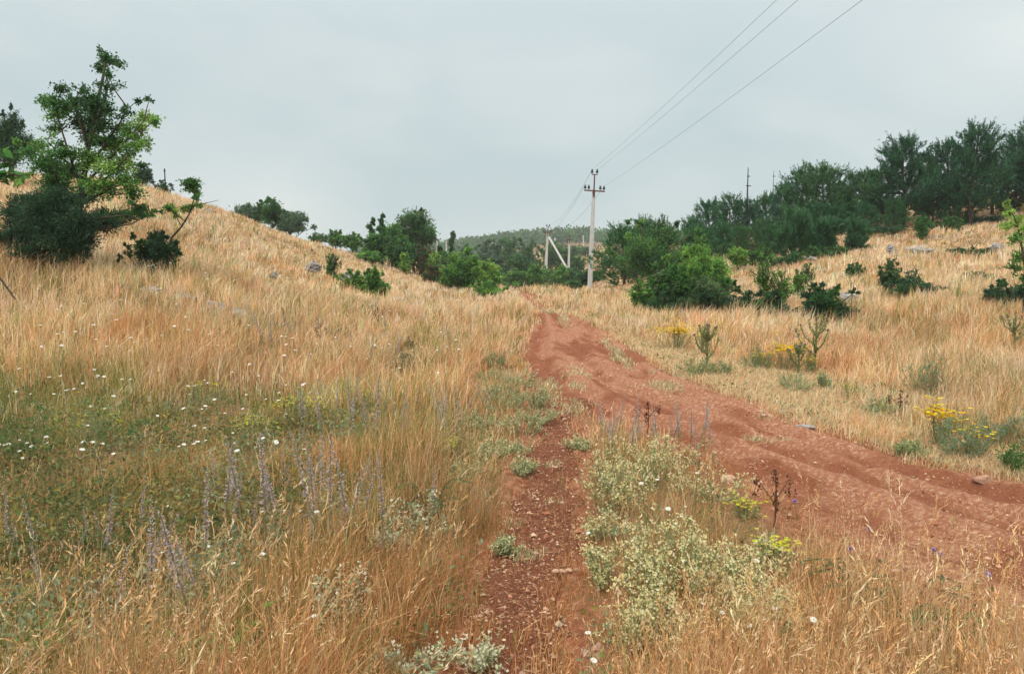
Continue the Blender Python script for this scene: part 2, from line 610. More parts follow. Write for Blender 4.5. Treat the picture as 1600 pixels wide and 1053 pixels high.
# ------------------------------------------------------------------ grass
STRAW_PALE = ((.82, .62, .41), (.78, .56, .36), (.84, .67, .47))
STRAW_GOLD = ((.78, .50, .27), (.81, .55, .31), (.70, .42, .20))
STRAW_RUST = ((.58, .29, .12), (.50, .23, .09), (.64, .35, .17))
OLIVE = ((.30, .27, .07), (.24, .24, .06), (.36, .31, .09))
GREEN = ((.13, .19, .055), (.17, .23, .07), (.10, .16, .05))
SAGE = ((.40, .45, .23), (.50, .52, .30), (.32, .38, .18))


def pal_pick(w, pals):
    """w (n,k) weights -> per-blade colour"""
    w = w / w.sum(1, keepdims=True)
    k = (rng.random((len(w), 1)) > np.cumsum(w, 1)).sum(1).clip(0, len(pals) - 1)
    P_ = np.array(pals, float)
    c = P_[k, rng.integers(0, 3, len(w))]
    return np.clip(c * (1 + rng.normal(0, .14, (len(w), 1))) * (1 + rng.normal(0, .05, (len(w), 3))), .01, .95)


def spread(n, y0, y1, u=.78):
    y = np.exp(rng.uniform(math.log(y0 + 1), math.log(y1 + 1), n)) - 1
    x = rng.uniform(-u, u, n) * (y + .9)
    return x, y


def ell(x, y, cx, cy, rx, ry, rot=0.0):
    c, s = math.cos(rot), math.sin(rot)
    dx, dy = x - cx, y - cy
    return np.clip(1.25 - ((dx * c + dy * s) / rx) ** 2 - ((-dx * s + dy * c) / ry) ** 2, 0, 1)


ISLES = ((.85, 10.9, .20, 1.3), (1.95, 9.9, .5, .45), (2.3, 11.4, .35, .9), (.62, 8.6, .4, .45), (.42, 9.6, .2, .9),
         (.08, 4.3, .10, .09), (.4, 7.1, .16, .2), (.38, 6.2, .12, .1), (1.85, 14.5, .14, 1.6), (-.02, 4.85, .09, .07), (2.8, 6.0, .4, .09), (3.4, 5.2, .35, .08), (1.3, 20, .14, 2.5),
         (2.3, 7.2, .3, .09), (.3, 5.3, .09, .07), (1.75, 12.6, .16, 1.2), (2.75, 8.2, .2, .2), (1.1, 25, .2, 3))


def isle(x, y):
    s = np.zeros(len(x))
    for a in ISLES:
        s = np.maximum(s, ell(x, y, *a))
    return s * sstep(fbm(x * 6, y * 3.5, 77, 3), .33, .52)


def hollow(x, y):
    """the damp, greener dip left of the footpath"""
    g = np.maximum(ell(x, y, -3.6, 7.4, 3.3, 2.0, -.1), .95 * ell(x, y, -2.5, 4.7, 1.75, 2.1))
    g = np.maximum(g, .8 * ell(x, y, -6.5, 8.3, 3.5, 1.9))
    return g


def field(x, y):
    n1, n2, n3 = fbm(x * .7, y * .45, 3), fbm(x * 1.6, y * 1.1, 8), fbm(x * .22, y * .14, 15)
    hol = np.clip(hollow(x, y) * (.55 + 1.0 * n2), 0, 1)
    right = sstep(x - .04 * y, .5, 1.2)
    near = 1 - sstep(y, 5, 10)
    far = sstep(y, 11, 34)
    rustband = ell(x, y, -3.0, 11.3, 5, 2.3) + .7 * ell(x, y, -1.2, 9.0, 1.5, 2.2) + .6 * ell(x, y, 9, 14, 4, 4)
    w = np.stack([
        (.35 + 1.5 * far + .35 * right) * (.4 + 1.2 * sstep(n1, .4, .7)),
        (.95 + .3 * near) * (.6 + .8 * n2),
        (.4 + 1.0 * rustband) * (.25 + 1.5 * sstep(n3 + .4 * (n2 - .5), .4, .7)) * (1 - .6 * far),
        .16 + 2.0 * hol + .9 * near * (x < 0) + .10 * far,
        .09 + 1.0 * hol * (.2 + n1) + .26 * near * (x < .0) + .22 * sstep(n1, .55, .7) * (1 - right),
        .05 + .45 * sstep(n2, .56, .72) * np.clip(right, .15, 1) * (y < 20)], 1)
    p1, p2 = fbm(x * .45 + 40, y * .32, 201, 4), fbm(x * 1.1, y * .8 + 30, 211, 3)
    w[:, 2] *= .5 + 2.6 * sstep(p1, .5, .66)
    w[:, 0] *= .55 + 1.2 * sstep(p1, .52, .36)
    w[:, 3] += .55 * sstep(p2, .56, .7) * (1 - .6 * far)
    w[:, 5] += .35 * sstep(p2, .42, .3) * (1 - .5 * far)
    w[:, :3] *= np.stack([1 - .85 * hol, 1 - .6 * hol, 1 - .1 * hol], 1)
    return w, hol


PALS = (STRAW_PALE, STRAW_GOLD, STRAW_RUST, OLIVE, GREEN, SAGE)


def blades(mb, x, y, h, w, lean, col, z=None, droop=None):
    n = len(x)
    z = hgt(x, y) - .05 if z is None else z
    p = np.stack([x, y, z], 1)
    a = rng.uniform(0, 2 * np.pi, n)
    d = np.stack([np.cos(a), np.sin(a), np.zeros(n)], 1)
    d[:, 0] += .35                               # a light breeze towards +X
    b = rng.uniform(0, np.pi, n)
    s = np.stack([np.cos(b), np.sin(b) * .6, np.zeros(n)], 1)
    upv = np.array([0, 0, 1.0])
    hh, ll, ww = h[:, None], lean[:, None], w[:, None]
    m = p + upv * hh * .55 + d * hh * ll * .28
    t = p + upv * hh * (1 - .35 * ll) + d * hh * ll
    v = np.stack([p - s * ww * .5, p + s * ww * .5, m + s * ww * .4, m - s * ww * .4, t], 1)
    i = np.arange(n)[:, None] * 5
    mb.add(v.reshape(-1, 3), [i + np.array([[0, 1, 2, 3]]), i + np.array([[3, 2, 4]])], np.repeat(col, 5, 0))
    return t, d


CLEAR = []                                            # the grass is short where other plants crowd it out


def tallness(x, y):
    """how tall the sward grows here (metres)"""
    sd = sd_soil(x, y)
    t = .46 + .55 * (fbm(x * .7, y * .5, 61) - .5) - .27 * hollow(x, y) - .17 * sstep(y, 14, 45)
    t = t * (.3 + .7 * sstep(-sd, -.05, .45))
    t = t * (1 - .35 * ell(x, y, 3.2, 9.6, 2.2, 2.2))
    l, r = edges(RL, RR, y)
    t = np.where((x > r) & (y < 26), t * (.5 + .5 * sstep(x - r, .1, 2.6)), t)
    t = np.where((x < l) & (x > .4) & (y < 8.5), t * (.28 + .72 * sstep(l - x, .05, .95)), t)
    m_ = np.zeros(len(x))
    for a in CLEAR:
        m_ = np.maximum(m_, np.minimum(1, 2 * ell(x, y, *a)))
    t = t * (1 - .58 * m_)
    return np.maximum(t, .06)


def grass_layer(n, y0, y1, wpx, under):
    """blades stand in tufts; a tuft shares its tone and height"""
    per = 9
    x, y = spread(n // per, y0, y1)
    w, hol = field(x, y)
    nr_ = 1 - sstep(y, 4, 9)
    w[:, 0] *= 1 - .72 * nr_
    w[:, 2] *= 1 + 1.6 * nr_
    if under:                                         # thatch and young growth below the ripe stalks
        w[:, 0] *= .35
        w[:, 1] *= .7
        w[:, 2] *= 1.5
        w[:, 4] += .12
        w[:, 3] += .22
    col = pal_pick(w, PALS) * np.clip(1 + rng.normal(0, 1, (len(x), 1)) * (.19 / (1 + y[:, None] / 22)), .45, 1.5)
    if under:
        col = np.where(rng.random((len(x), 1)) < .48, shades(len(x), ((.17, .095, .04), (.26, .15, .065), (.12, .075, .032), (.14, .13, .04))), col)
    col = col * (1 - nr_[:, None] * np.array([.10, .17, .24]))
    col = col * (.72 + .56 * fbm(x * .6 + 3, y * .42, 141, 4))[:, None] ** np.where(y < 30, 1.0, .6)[:, None]
    t = tallness(x, y) * rng.uniform(.7, 1.25, len(x))
    r = rng.uniform(.02, .10, len(x)) * (1 + .03 * y)
    a = rng.uniform(0, 6.283, (len(x), per))
    f = np.abs(rng.normal(0, 1, (len(x), per)))
    dx, dy = (np.cos(a) * f * r[:, None]).ravel(), (np.sin(a) * f * r[:, None]).ravel()
    x, y = np.repeat(x, per) + dx, np.repeat(y, per) + dy
    col, t = np.repeat(col, per, 0), np.repeat(t, per)
    sd = sd_soil(x, y)
    sparse = sstep(fbm(x * .9, y * .7, 88), .3, .52)
    keep = (rng.random(len(x)) < sstep(-sd, -.2, .07) * (.3 + .7 * sparse)) & (y > .6)
    x, y, col, t = x[keep], y[keep], col[keep], t[keep]
    n = len(x)
    col = np.clip(col * (1 + rng.normal(0, .10, (n, 1))), .01, .95)
    h = t * (rng.uniform(.15, .6, n) if under else rng.uniform(.5, 1.25, n))
    ww = np.maximum(rng.uniform(.002, .0045, n), y * wpx)
    lean = np.abs(rng.normal(0, .36, n)) + (.2 if under else .05)
    return x, y, h, ww, np.minimum(lean, 1.1), col


def build_grass():
    mb = MB()
    for (n, y0, y1, k, u) in ((240000, 1.0, 6, .0006, True), (200000, 1.0, 6, .0006, False), (260000, 6, 16, .0008, True), (260000, 6, 16, .00085, False),
                              (470000, 16, 60, .0009, False), (190000, 45, 260, .001, False)):
        blades(mb, *grass_layer(n, y0, y1, k, u))
    # short dry turf on the verge beyond the road
    y = np.exp(rng.uniform(math.log(5), math.log(27), 150000))
    x = edges(RL, RR, y)[1] + rng.uniform(-.12, 2.6, len(y)) ** 1.0
    k = rng.random(len(x)) < sstep(-sd_soil(x, y), -.12, .12)
    x, y = x[k], y[k]
    n = len(x)
    col = shades(n, ((.76, .56, .35), (.70, .46, .25), (.62, .50, .27), (.50, .48, .27), (.56, .32, .15)), .16)
    blades(mb, x, y, rng.uniform(.05, .17, n), np.maximum(.003, y * .0009), rng.uniform(.2, .9, n), col)
    # tufts on the road and path
    n = 420000
    x, y = spread(n, 3, 30, .45)
    k = rng.random(n) < isle(x, y) * .6
    x, y = x[k], y[k]
    n = len(x)
    col = shades(n, ((.36, .40, .22), (.48, .47, .28), (.32, .34, .17), (.66, .50, .28), (.72, .55, .32)))
    blades(mb, x, y, rng.uniform(.025, .06, n) * (1 + y / 20), np.maximum(.004, y * .001), rng.uniform(.3, 1, n), col, hgt(x, y) - .03)
    o = mb.build('grass', M_GRASS)
    tag(o, 'long dry straw-coloured meadow grass, greener in the dip beside the footpath', 'grass', kind='stuff')
    # low broad leaves between the blades, thickest in the damp dip
    mb = MB()
    n = 420000
    x, y = spread(n, 1.4, 22)
    hol = hollow(x, y)
    k = (rng.random(n) < .16 * sstep(fbm(x * 2.3, y * 2.3, 35), .42, .6) + .75 * hol * sstep(fbm(x * 1.9, y * 1.9, 36), .2, .5)) & (sd_soil(x, y) < -.05)
    x, y, hol = x[k], y[k], hol[k]
    n = len(x)
    which = fbm(x * 1.4, y * 1.4, 131) + rng.normal(0, .07, n)
    col = np.where((which < .43)[:, None], shades(n, ((.12, .155, .05), (.15, .185, .06), (.09, .12, .04))), np.where((which < .56)[:, None], shades(n, ((.26, .22, .06), (.34, .28, .07), (.22, .16, .055), (.3, .18, .07))), shades(n, ((.20, .27, .15), (.26, .32, .18), (.3, .3, .12)))))
    z = hgt(x, y) + rng.uniform(0, .2, n) * (.5 + .5 * hol)
    L = rng.uniform(.018, .05, n) * (1 + .02 * y)
    leaves(mb, np.stack([x, y, z], 1), rng.normal(0, 1, (n, 3)) + np.array([0, 0, .5]), L, L * .45, col, .2)
    tag(mb.build('undergrowth', M_LEAF), 'low broad-leaved green herbs filling the dip under the straw', 'undergrowth', kind='stuff')
    # seed-bearing stalks that stand above the sward
    mb = MB()
    x, y = spread(17000, 1.6, 16)
    x2, y2 = spread(9000, 1.5, 6)
    x, y = np.r_[x, x2], np.r_[y, y2]
    sd = sd_soil(x, y)
    dens = .15 + .85 * sstep(fbm(x * .8, y * .8, 71), .35, .6)
    dens = dens * np.where((x < 0) & (y < 6), .6, 1.0)
    k = (rng.random(len(x)) < sstep(-sd, .02, .3) * dens * (1 - .6 * hollow(x, y) * (y > 5.4)))
    x, y = x[k], y[k]
    n = len(x)
    col = shades(n, ((.62, .39, .18), (.54, .31, .13), (.72, .53, .31), (.46, .25, .11)))
    tongue = ell(x, y, 1.9, 3.9, 1.0, 1.3)
    h = (tallness(x, y) + .13 * hollow(x, y) + .16 * tongue) * rng.uniform(1.0, 1.75, n)
    h = np.minimum(h, .85)
    t, d = blades(mb, x, y, h, np.maximum(.0026, y * .0005), np.abs(rng.normal(.14, .26, n)), col)
    hc = np.clip(col * rng.uniform(.95, 1.3, (n, 1)), 0, .9)
    hd = unit(d * rng.uniform(.1, .9, (n, 1)) + np.array([0, 0, .75]))
    Lh = rng.uniform(.03, .11, n)
    spk = rng.random(n) < .5
    # narrow bristly spikes
    i = np.nonzero(spk)[0]
    for q in range(9):
        f = q / 8
        c = t[i] + hd[i] * (Lh[i] * (f - .6))[:, None]
        leaves(mb, c, hd[i] + rng.normal(0, .3, (len(i), 3)), Lh[i] * .32, np.maximum(Lh[i] * .05, y[i] * .0005), hc[i], .05, 0)
    # loose panicles of small spikelets
    i = np.nonzero(~spk)[0]
    for q in range(9):
        f = q / 8
        c = t[i] + hd[i] * (Lh[i] * 1.5 * (f - .7))[:, None] + rng.normal(0, 1, (len(i), 3)) * (Lh[i] * .22 * (1 - .7 * f))[:, None]
        leaves(mb, c, hd[i] + rng.normal(0, .5, (len(i), 3)), rng.uniform(.009, .017, len(i)), np.maximum(.0028, y[i] * .0005), hc[i], .05, 0)
    tag(mb.build('grass_stalks', M_GRASS), 'thin straw grass stalks with feathery seed heads above the meadow', 'grass', kind='stuff')


# ------------------------------------------------------------------ litter and pebbles on the bare soil
def build_litter():
    mb = MB()
    n = 120000
    x, y = spread(n, 1.5, 30, .62)
    sd = sd_soil(x, y)
    k = (sd > -.4) & (rng.random(n) < .05 + .85 * (1 - sstep(sd, -.05, .35)) * sstep(sd, -.4, -.1) * sstep(fbm(x * 4, y * 3, 53), .35, .6) + .16 * (sd_path(x, y) > 0) + .5 * sstep(fbm(x * 1.7 + y * .6, y * .5, 57), .52, .64))
    x, y = x[k], y[k]
    n = len(x)
    a = rng.uniform(0, np.pi * 2, n)
    d = np.stack([np.cos(a), np.sin(a), rng.normal(.05, .1, n)], 1)
    c = np.stack([x, y, hgt(x, y) - .012 + rng.uniform(0, .012, n)], 1)
    leaves(mb, c, d, rng.uniform(.01, .055, n), np.maximum(.003, y * .0007), shades(n, ((.58, .38, .20), (.64, .46, .28), (.46, .26, .13), (.4, .2, .1))), .03, 2)
    tag(mb.build('straw_litter', M_STRAW), 'loose straw scattered over the red soil', 'straw', kind='stuff')
    mb = MB()
    n = 60000
    x, y = spread(n, 1.8, 24, .66)
    sd = sd_soil(x, y)
    k = (sd > -.25) & (rng.random(n) < .2 + .4 * (sd_path(x, y) > -.05) + .7 * sstep(fbm(x * 2.5, y * 2.5, 99), .5, .7))
    x, y = x[k], y[k]
    n = len(x)
    s = np.minimum(rng.lognormal(-5.2, .5, n), .024) * (1 + .03 * y)
    oct_ = np.array([[1, 0, 0], [0, 1, 0], [-1, 0, 0], [0, -1, 0], [0, 0, .8], [0, 0, -.8]], float)
    v = oct_[None] * s[:, None, None] * rng.uniform(.55, 1.3, (n, 6, 1))
    th = rng.uniform(0, 6.3, n)
    c_, s_ = np.cos(th)[:, None], np.sin(th)[:, None]
    v = np.stack([v[..., 0] * c_ - v[..., 1] * s_, v[..., 0] * s_ + v[..., 1] * c_, v[..., 2]], -1)
    v = v + np.stack([x, y, hgt(x, y) - .014], 1)[:, None]
    fo = np.array([[0, 1, 4], [1, 2, 4], [2, 3, 4], [3, 0, 4], [1, 0, 5], [2, 1, 5], [3, 2, 5], [0, 3, 5]])
    mb.add(v.reshape(-1, 3), [(np.arange(n)[:, None, None] * 6 + fo[None]).reshape(-1, 3)],
           np.repeat(shades(n, ((.33, .13, .075), (.40, .19, .11), (.52, .34, .24), (.24, .09, .05), (.58, .40, .28))), 6, 0))
    tag(mb.build('gravel', M_STRAW), 'small reddish pebbles and clods on the bare soil', 'gravel', kind='stuff')


# ------------------------------------------------------------------ woody plants
def crown_of_blobs(blobs, base, tr, pals, leaf, twig_r=.008, extra=(), narrow=.55, per=7, spray=False, spread_=.16, trunk_path=None):
    """limbs to every blob, twigs inside it, leaves along the twigs. blobs: x,y,z,rx,ry,rz,n,pal"""
    wood, fol = MB(), MB()
    if trunk_path is None:
        c = np.array([b[:3] for b in blobs]).mean(0)
        trunk_path = np.linspace(base, base * .35 + c * .65, 6) + np.r_[np.zeros((1, 3)), rng.normal(0, tr * .8, (5, 3))]
    tp = np.asarray(trunk_path, float)
    tp[0] = base - np.array([0, 0, .15])
    n_t = len(tp)
    tube(wood, tp, np.linspace(tr, tr * .3, n_t), 7)
    dense = np.concatenate([np.linspace(tp[i], tp[i + 1], 6)[:-1] for i in range(n_t - 1)] + [tp[-1:]] + [np.asarray(e)[1:] for e in extra])
    for e in extra:
        tube(wood, e, np.linspace(tr * .5, tr * .12, len(e)), 5, cap=False)
    for b in blobs:
        c, r, n, pal = np.array(b[:3]), np.array(b[3:6]), int(b[6]), pals[int(b[7])]
        low = dense[dense[:, 2] < max(c[2] - .1 * r[2], dense[0, 2] + .15)]
        low = low if len(low) else dense[:2]
        aim = c - np.array([0, 0, .75]) * np.linalg.norm(dense[:, :2] - c[:2], axis=1).min()
        a = low[np.argmin(((low - aim) ** 2).sum(1))]
        L = np.linalg.norm(c - a)
        mid = (a + c) / 2 + np.array([0, 0, .10 * L]) + rng.normal(0, .06 * L, 3)
        lr = min(tr * .45, .008 + .012 * L)
        tube(wood, np.stack([a, mid * .6 + a * .4, mid, mid * .4 + c * .6, c]), np.linspace(lr, twig_r * 1.2, 5), 5, cap=False)
        k = max(4, n // per // 4)
        d = unit(rng.normal(0, 1, (k, 3)))
        rad = rng.uniform(.45, 1.0, (k, 1))
        tips = c + d * r * rad
        frm = c - d * r * .1
        twigs3(wood, frm, tips, twig_r, twig_r * .4, (.1, .08, .06))
        m = max(1, n // k)
        t = rng.uniform(.3, 1.06, (k, m, 1))
        p = frm[:, None] + (tips - frm)[:, None] * t + rng.normal(0, spread_, (k, m, 3)) * r * (.4 + .6 * t)
        p = p.reshape(-1, 3)
        tw = np.repeat(d, m, 0)
        dirs = tw * (1.4 if spray else .7) + rng.normal(0, .55, (len(p), 3)) + (np.array([0, 0, .25]) if spray else np.array([0, 0, -.05]))
        ls = leaf * rng.uniform(.65, 1.3, len(p))
        # whole twigs differ a little in tone, as sprays of older and younger leaves do
        tone = np.repeat(1 + rng.normal(0, .2, (k, 1)), m, 0)
        leaves(fol, p, dirs, ls, ls * narrow, np.clip(shades(len(p), pal, .18) * np.clip(tone, .55, 1.6), .004, .9), .2)
    return wood, fol


def plant(name, label, cat, base, wood, fol, group=None, wood_name='trunk', fol_name='crown', m_leaf=None):
    base = np.asarray(base, float)
    o = thing(name, label, cat, base, group)
    wood.build(wood_name, M_BARK, o, smooth=True, loc=base)
    fol.build(fol_name, m_leaf or M_LEAF, o, loc=base)
    return o


def px_blobs(spec, Y, dy=1.0, density=1.0):
    out = []
    for px, py, rx, ry, pal, *k in spec:
        yy = Y + rng.uniform(-.5, .5) * dy
        p = pt(px, py, yy)
        s = yy / F
        k = k[0] if k else 1.0
        n = int(density * k * (rx * ry))
        out.append((*p, rx * s * 1.2, (rx + ry) / 2 * s * 1.2, ry * s * 1.2, max(n, 12), pal))
    return out


DK = ((.038, .108, .032), (.048, .130, .038), (.062, .156, .046))
MID = ((.080, .205, .048), (.100, .24, .056), (.064, .168, .042))
LT = ((.165, .335, .066), (.205, .38, .078), (.13, .28, .055))
LIME = ((.29, .46, .09), (.25, .42, .08), (.34, .50, .12))
JUN = ((.034, .086, .046), (.046, .108, .053), (.060, .130, .062))
OLV = ((.105, .175, .068), (.13, .205, .08), (.085, .146, .058))
RSTY = ((.15, .125, .055), (.18, .145, .06), (.10, .12, .05))
GREYG = ((.125, .215, .125), (.15, .25, .14), (.10, .185, .11))
PINE = ((.062, .165, .070), (.092, .22, .090), (.042, .120, .052))
WOODP = (DK, MID, LT, LIME, JUN, OLV, RSTY, GREYG)   # palette numbers 0..7


def auto_blobs(cx, cy, gz, w, h, n_tot, pal, kind, sd):
    r_ = np.random.default_rng(sd)
    out = []
    def pick():
        return int(r_.choice(pal))
    if kind == 'tree':
        nb = 22
        for i in range(nb):
            v = unit(r_.normal(0, 1, 3))
            f = r_.uniform(.45, .85)
            c = np.array([cx, cy, gz + h * .58]) + v * f * np.array([w * .42, w * .42, h * .36])
            s = r_.uniform(.13, .24)
            out.append((*c, w * s, w * s, h * s * .85, n_tot / nb, pick()))
        out.append((cx, cy, gz + h * .52, w * .34, w * .34, h * .34, n_tot / 3, pick()))
    elif kind == 'column':
        nb = 14
        for i in range(nb):
            t = (i + .5) / nb
            c = np.array([cx + r_.normal(0, .12 * w), cy + r_.normal(0, .12 * w), gz + h * (.1 + .88 * t)])
            s = w * (.5 - .36 * t) * r_.uniform(.8, 1.15)
            out.append((*c, s, s, h * .075, n_tot / nb, pick()))
    elif kind == 'low':
        nb = 16
        for i in range(nb):
            a = r_.uniform(0, 6.28)
            f = r_.uniform(.1, 1) ** .6
            c = np.array([cx + math.cos(a) * f * w * .38, cy + math.sin(a) * f * w * .38, gz + h * (.25 + .45 * (1 - f * f) * r_.uniform(.6, 1.1))])
            s = r_.uniform(.14, .24)
            out.append((*c, w * s, w * s, h * .26, n_tot / nb, pick()))
    else:                                             # bush: leaves down to the ground
        nb = 20
        for i in range(nb):
            a = r_.uniform(0, 6.28)
            f = r_.uniform(.05, 1) ** .6
            zz = r_.uniform(.1, 1)
            ww = math.sqrt(max(.05, 1 - (zz * .95) ** 2))
            c = np.array([cx + math.cos(a) * f * w * .4 * ww, cy + math.sin(a) * f * w * .4 * ww, gz + h * (.1 + .72 * zz)])
            s = r_.uniform(.11, .21)
            out.append((*c, w * s, w * s, h * s * 1.1, n_tot / nb, pick()))
        out.append((cx, cy, gz + h * .42, w * .34, w * .34, h * .4, n_tot / 3, pick()))
    if kind != 'column':
        for i in range(14):
            a = r_.uniform(0, 6.28)
            el_ = r_.uniform(.05, 1.35)
            f = r_.uniform(.88, 1.12)
            c = np.array([cx + math.cos(a) * math.cos(el_) * f * w * .5, cy + math.sin(a) * math.cos(el_) * f * w * .5, gz + h * (.35 + .62 * math.sin(el_) * f)])
            s = r_.uniform(.035, .075)
            out.append((*c, w * s, w * s, h * s * 1.2, n_tot / 60, pick()))
    return out


def shrub(name, label, cat, px0, px1, top, Y, pal, kind='bush', dens=1.0, leaf=None, group=None, narrow=.55, spray=False, sink=0.0, stem=None):
    cxp = (px0 + px1) / 2
    p = pt(cxp, top, Y)
    s = Y / F
    w = (px1 - px0) * s
    gz = hz(p[0], p[1]) - sink
    h = max(p[2] - gz, .15)
    hp = h / s
    lf = leaf or max(.045, 2.0 * s * 1.3)
    area = (px1 - px0) * s * h
    n = int(np.clip(9.5 * area / (lf * lf * narrow) * dens, 250, 16000))
    bl = auto_blobs(p[0], p[1], gz, w * 1.06, h * 1.04, n, pal, kind, int(px0 * 7 + top))
    base = np.array([p[0], p[1], gz])
    tr = stem or (.03 + .022 * h)
    tp = None
    if kind == 'column':
        tp = np.linspace(base, base + np.array([0, 0, h * .9]), 6) + rng.normal(0, .01, (6, 3))
    wood, fol = crown_of_blobs(bl, base, tr, WOODP, lf, twig_r=max(.006, .25 * s), narrow=narrow, spray=spray, trunk_path=tp)
    return plant(name, label, cat, base, wood, fol, group, 'trunk' if kind in ('tree', 'column') else 'stem', 'crown' if kind in ('tree', 'column') else 'foliage',
                 M_NEEDLE if spray else None)


# --- the hawthorn and the juniper under it, on the slope at the left
base = np.array([*pt(118, 400, 17)[:2], 0])
base[2] = hz(*base[:2])
bl = px_blobs(((167, 90, 13, 9, 0), (178, 100, 14, 8, 0), (160, 105, 12, 8, 0), (170, 117, 13, 7, 0, .8), (162, 132, 9, 9, 0, .8), (158, 78, 4, 5, 0), (145, 163, 20, 18, 0, 1.4), (128, 140, 10, 8, 0),
               (150, 192, 22, 20, 0, 1.5), (165, 172, 14, 14, 0), (88, 158, 20, 10, 1), (103, 172, 22, 12, 1), (68, 158, 10, 9, 1), (100, 141, 13, 9, 0), (118, 158, 10, 10, 0), (85, 180, 18, 9, 2), (125, 190, 16, 14, 0),
               (158, 220, 24, 10, 1), (135, 212, 14, 10, 0), (203, 207, 18, 13, 2), (228, 186, 20, 10, 3), (242, 188, 8, 9, 2), (219, 200, 14, 10, 3), (226, 222, 10, 12, 2), (214, 160, 8, 6, 0), (233, 157, 6, 5, 0), (197, 173, 11, 5, 0),
               (186, 200, 14, 8, 1), (180, 228, 28, 12, 3), (212, 228, 14, 9, 2), (140, 245, 34, 14, 2), (172, 262, 32, 14, 3), (100, 240, 32, 9, 1), (66, 226, 22, 7, 2), (45, 238, 16, 9, 1), (30, 222, 10, 5, 2), (112, 266, 34, 16, 2),
               (198, 284, 20, 14, 2), (195, 253, 18, 10, 3), (150, 292, 34, 13, 2), (72, 258, 28, 14, 1), (215, 258, 12, 5, 0), (208, 305, 16, 12, 1), (90, 286, 30, 14, 1), (130, 312, 30, 14, 1), (80, 205, 18, 4, 1, .7)), 17, 1.0, 2.2)
tp = np.array([pt(118, 400, 17), pt(122, 345, 17), pt(128, 300, 17.1), pt(134, 260, 17), pt(140, 222, 17), pt(150, 170, 17), pt(160, 125, 17), pt(166, 95, 17)])
ex = []
for q in ((120, 335, 95, 285, 60, 235), (122, 345, 85, 300, 50, 275), (128, 300, 100, 220, 85, 165), (130, 290, 175, 245, 225, 190), (128, 310, 175, 275, 212, 230),
          (134, 265, 175, 215, 200, 170), (127, 320, 165, 295, 200, 285), (130, 290, 105, 250, 75, 222), (138, 240, 128, 190, 105, 145), (142, 215, 165, 165, 172, 120)):
    a, m1, b = (pt(q[i], q[i + 1], 17 + rng.uniform(-.35, .35) * (i > 0)) for i in (0, 2, 4))
    t = np.linspace(0, 1, 7)[:, None]
    ex.append((1 - t) ** 2 * a + 2 * t * (1 - t) * m1 + t ** 2 * b)
for e in ex:
    for k_, r_b in ((3, .20), (4, .26), (5, .24)):
        q = e[k_] + rng.normal(0, .10, 3)
        bl.append((*q, r_b, r_b, r_b * .7, 110, 0 if q[2] > pt(0, 215, 17)[2] else int(rng.integers(1, 3))))
wood, fol = crown_of_blobs(bl, base, .07, WOODP, .062, spread_=.24, twig_r=.005, trunk_path=tp, narrow=.6, per=6, extra=ex)
plant('hawthorn_tree', 'straggly bright-leaved tree rising out of the dark juniper on the grassy slope', 'tree', base, wood, fol)

base = np.array([*pt(80, 405, 16.4)[:2], 0])
base[2] = hz(*base[:2])
bl = px_blobs(((75, 338, 50, 32, 4), (45, 362, 45, 28, 4), (100, 372, 36, 28, 4), (120, 345, 36, 20, 4), (80, 396, 44, 14, 4), (28, 332, 28, 20, 4), (95, 312, 34, 18, 4), (60, 312, 30, 16, 4), (15, 375, 28, 24, 4),
               (155, 350, 26, 13, 4), (165, 336, 26, 10, 0), (195, 338, 24, 8, 0), (218, 334, 20, 8, 0), (236, 331, 12, 6, 1), (215, 322, 14, 5, 0), (180, 352, 14, 6, 4), (130, 380, 24, 18, 4), (125, 400, 16, 10, 4), (40, 395, 26, 10, 4)), 16.4, 1.6, 3.2)
wood, fol = crown_of_blobs(bl, base, .035, WOODP, .085, twig_r=.006, narrow=.22, spray=True, per=9)
tube(wood, np.stack([pt(100, 385, 16.3), pt(140, 362, 16.2), pt(175, 356, 16.1), pt(205, 350, 16.1), pt(235, 335, 16.1)]), np.array([.028, .022, .018, .012, .007]), 6, cap=False)
plant('juniper_bush', 'dense blackish-green juniper bush with one long branch reaching out over the grass', 'bush', base, wood, fol, None, 'stem', 'foliage', M_NEEDLE)

# --- crooked sapling beside it
base = np.array([*pt(252, 388, 18)[:2], 0])
base[2] = hz(*base[:2])
bl = px_blobs(((300, 289, 15, 10, 1, 1.6), (292, 283, 9, 7, 1), (305, 300, 9, 7, 2), (305, 308, 6, 6, 1), (298, 322, 12, 4, 2), (264, 326, 13, 6, 2), (275, 334, 8, 5, 3), (288, 328, 9, 4, 3), (310, 320, 9, 3, 2)), 18, .4, 4.0)
tp = np.array([pt(252, 388, 18), pt(268, 372, 18), pt(284, 354, 18), pt(296, 334, 18), pt(303, 312, 18), pt(303, 296, 18)])
wood, fol = crown_of_blobs(bl, base, .028, WOODP, .055, twig_r=.004, trunk_path=tp, per=6)
tube(wood, np.stack([pt(300, 322, 18), pt(320, 318, 18), pt(342, 313, 18)]), np.array([.012, .008, .004]), 4)
plant('sapling', 'crooked thin sapling with a tufted top leaning out over the slope', 'sapling', base, wood, fol)
shrub('juniper_bush', 'small drooping dark juniper at the foot of the crooked sapling', 'bush', 192, 278, 362, 17.6, [4, 0], 'bush', 1.1, .08, None, .25, True)

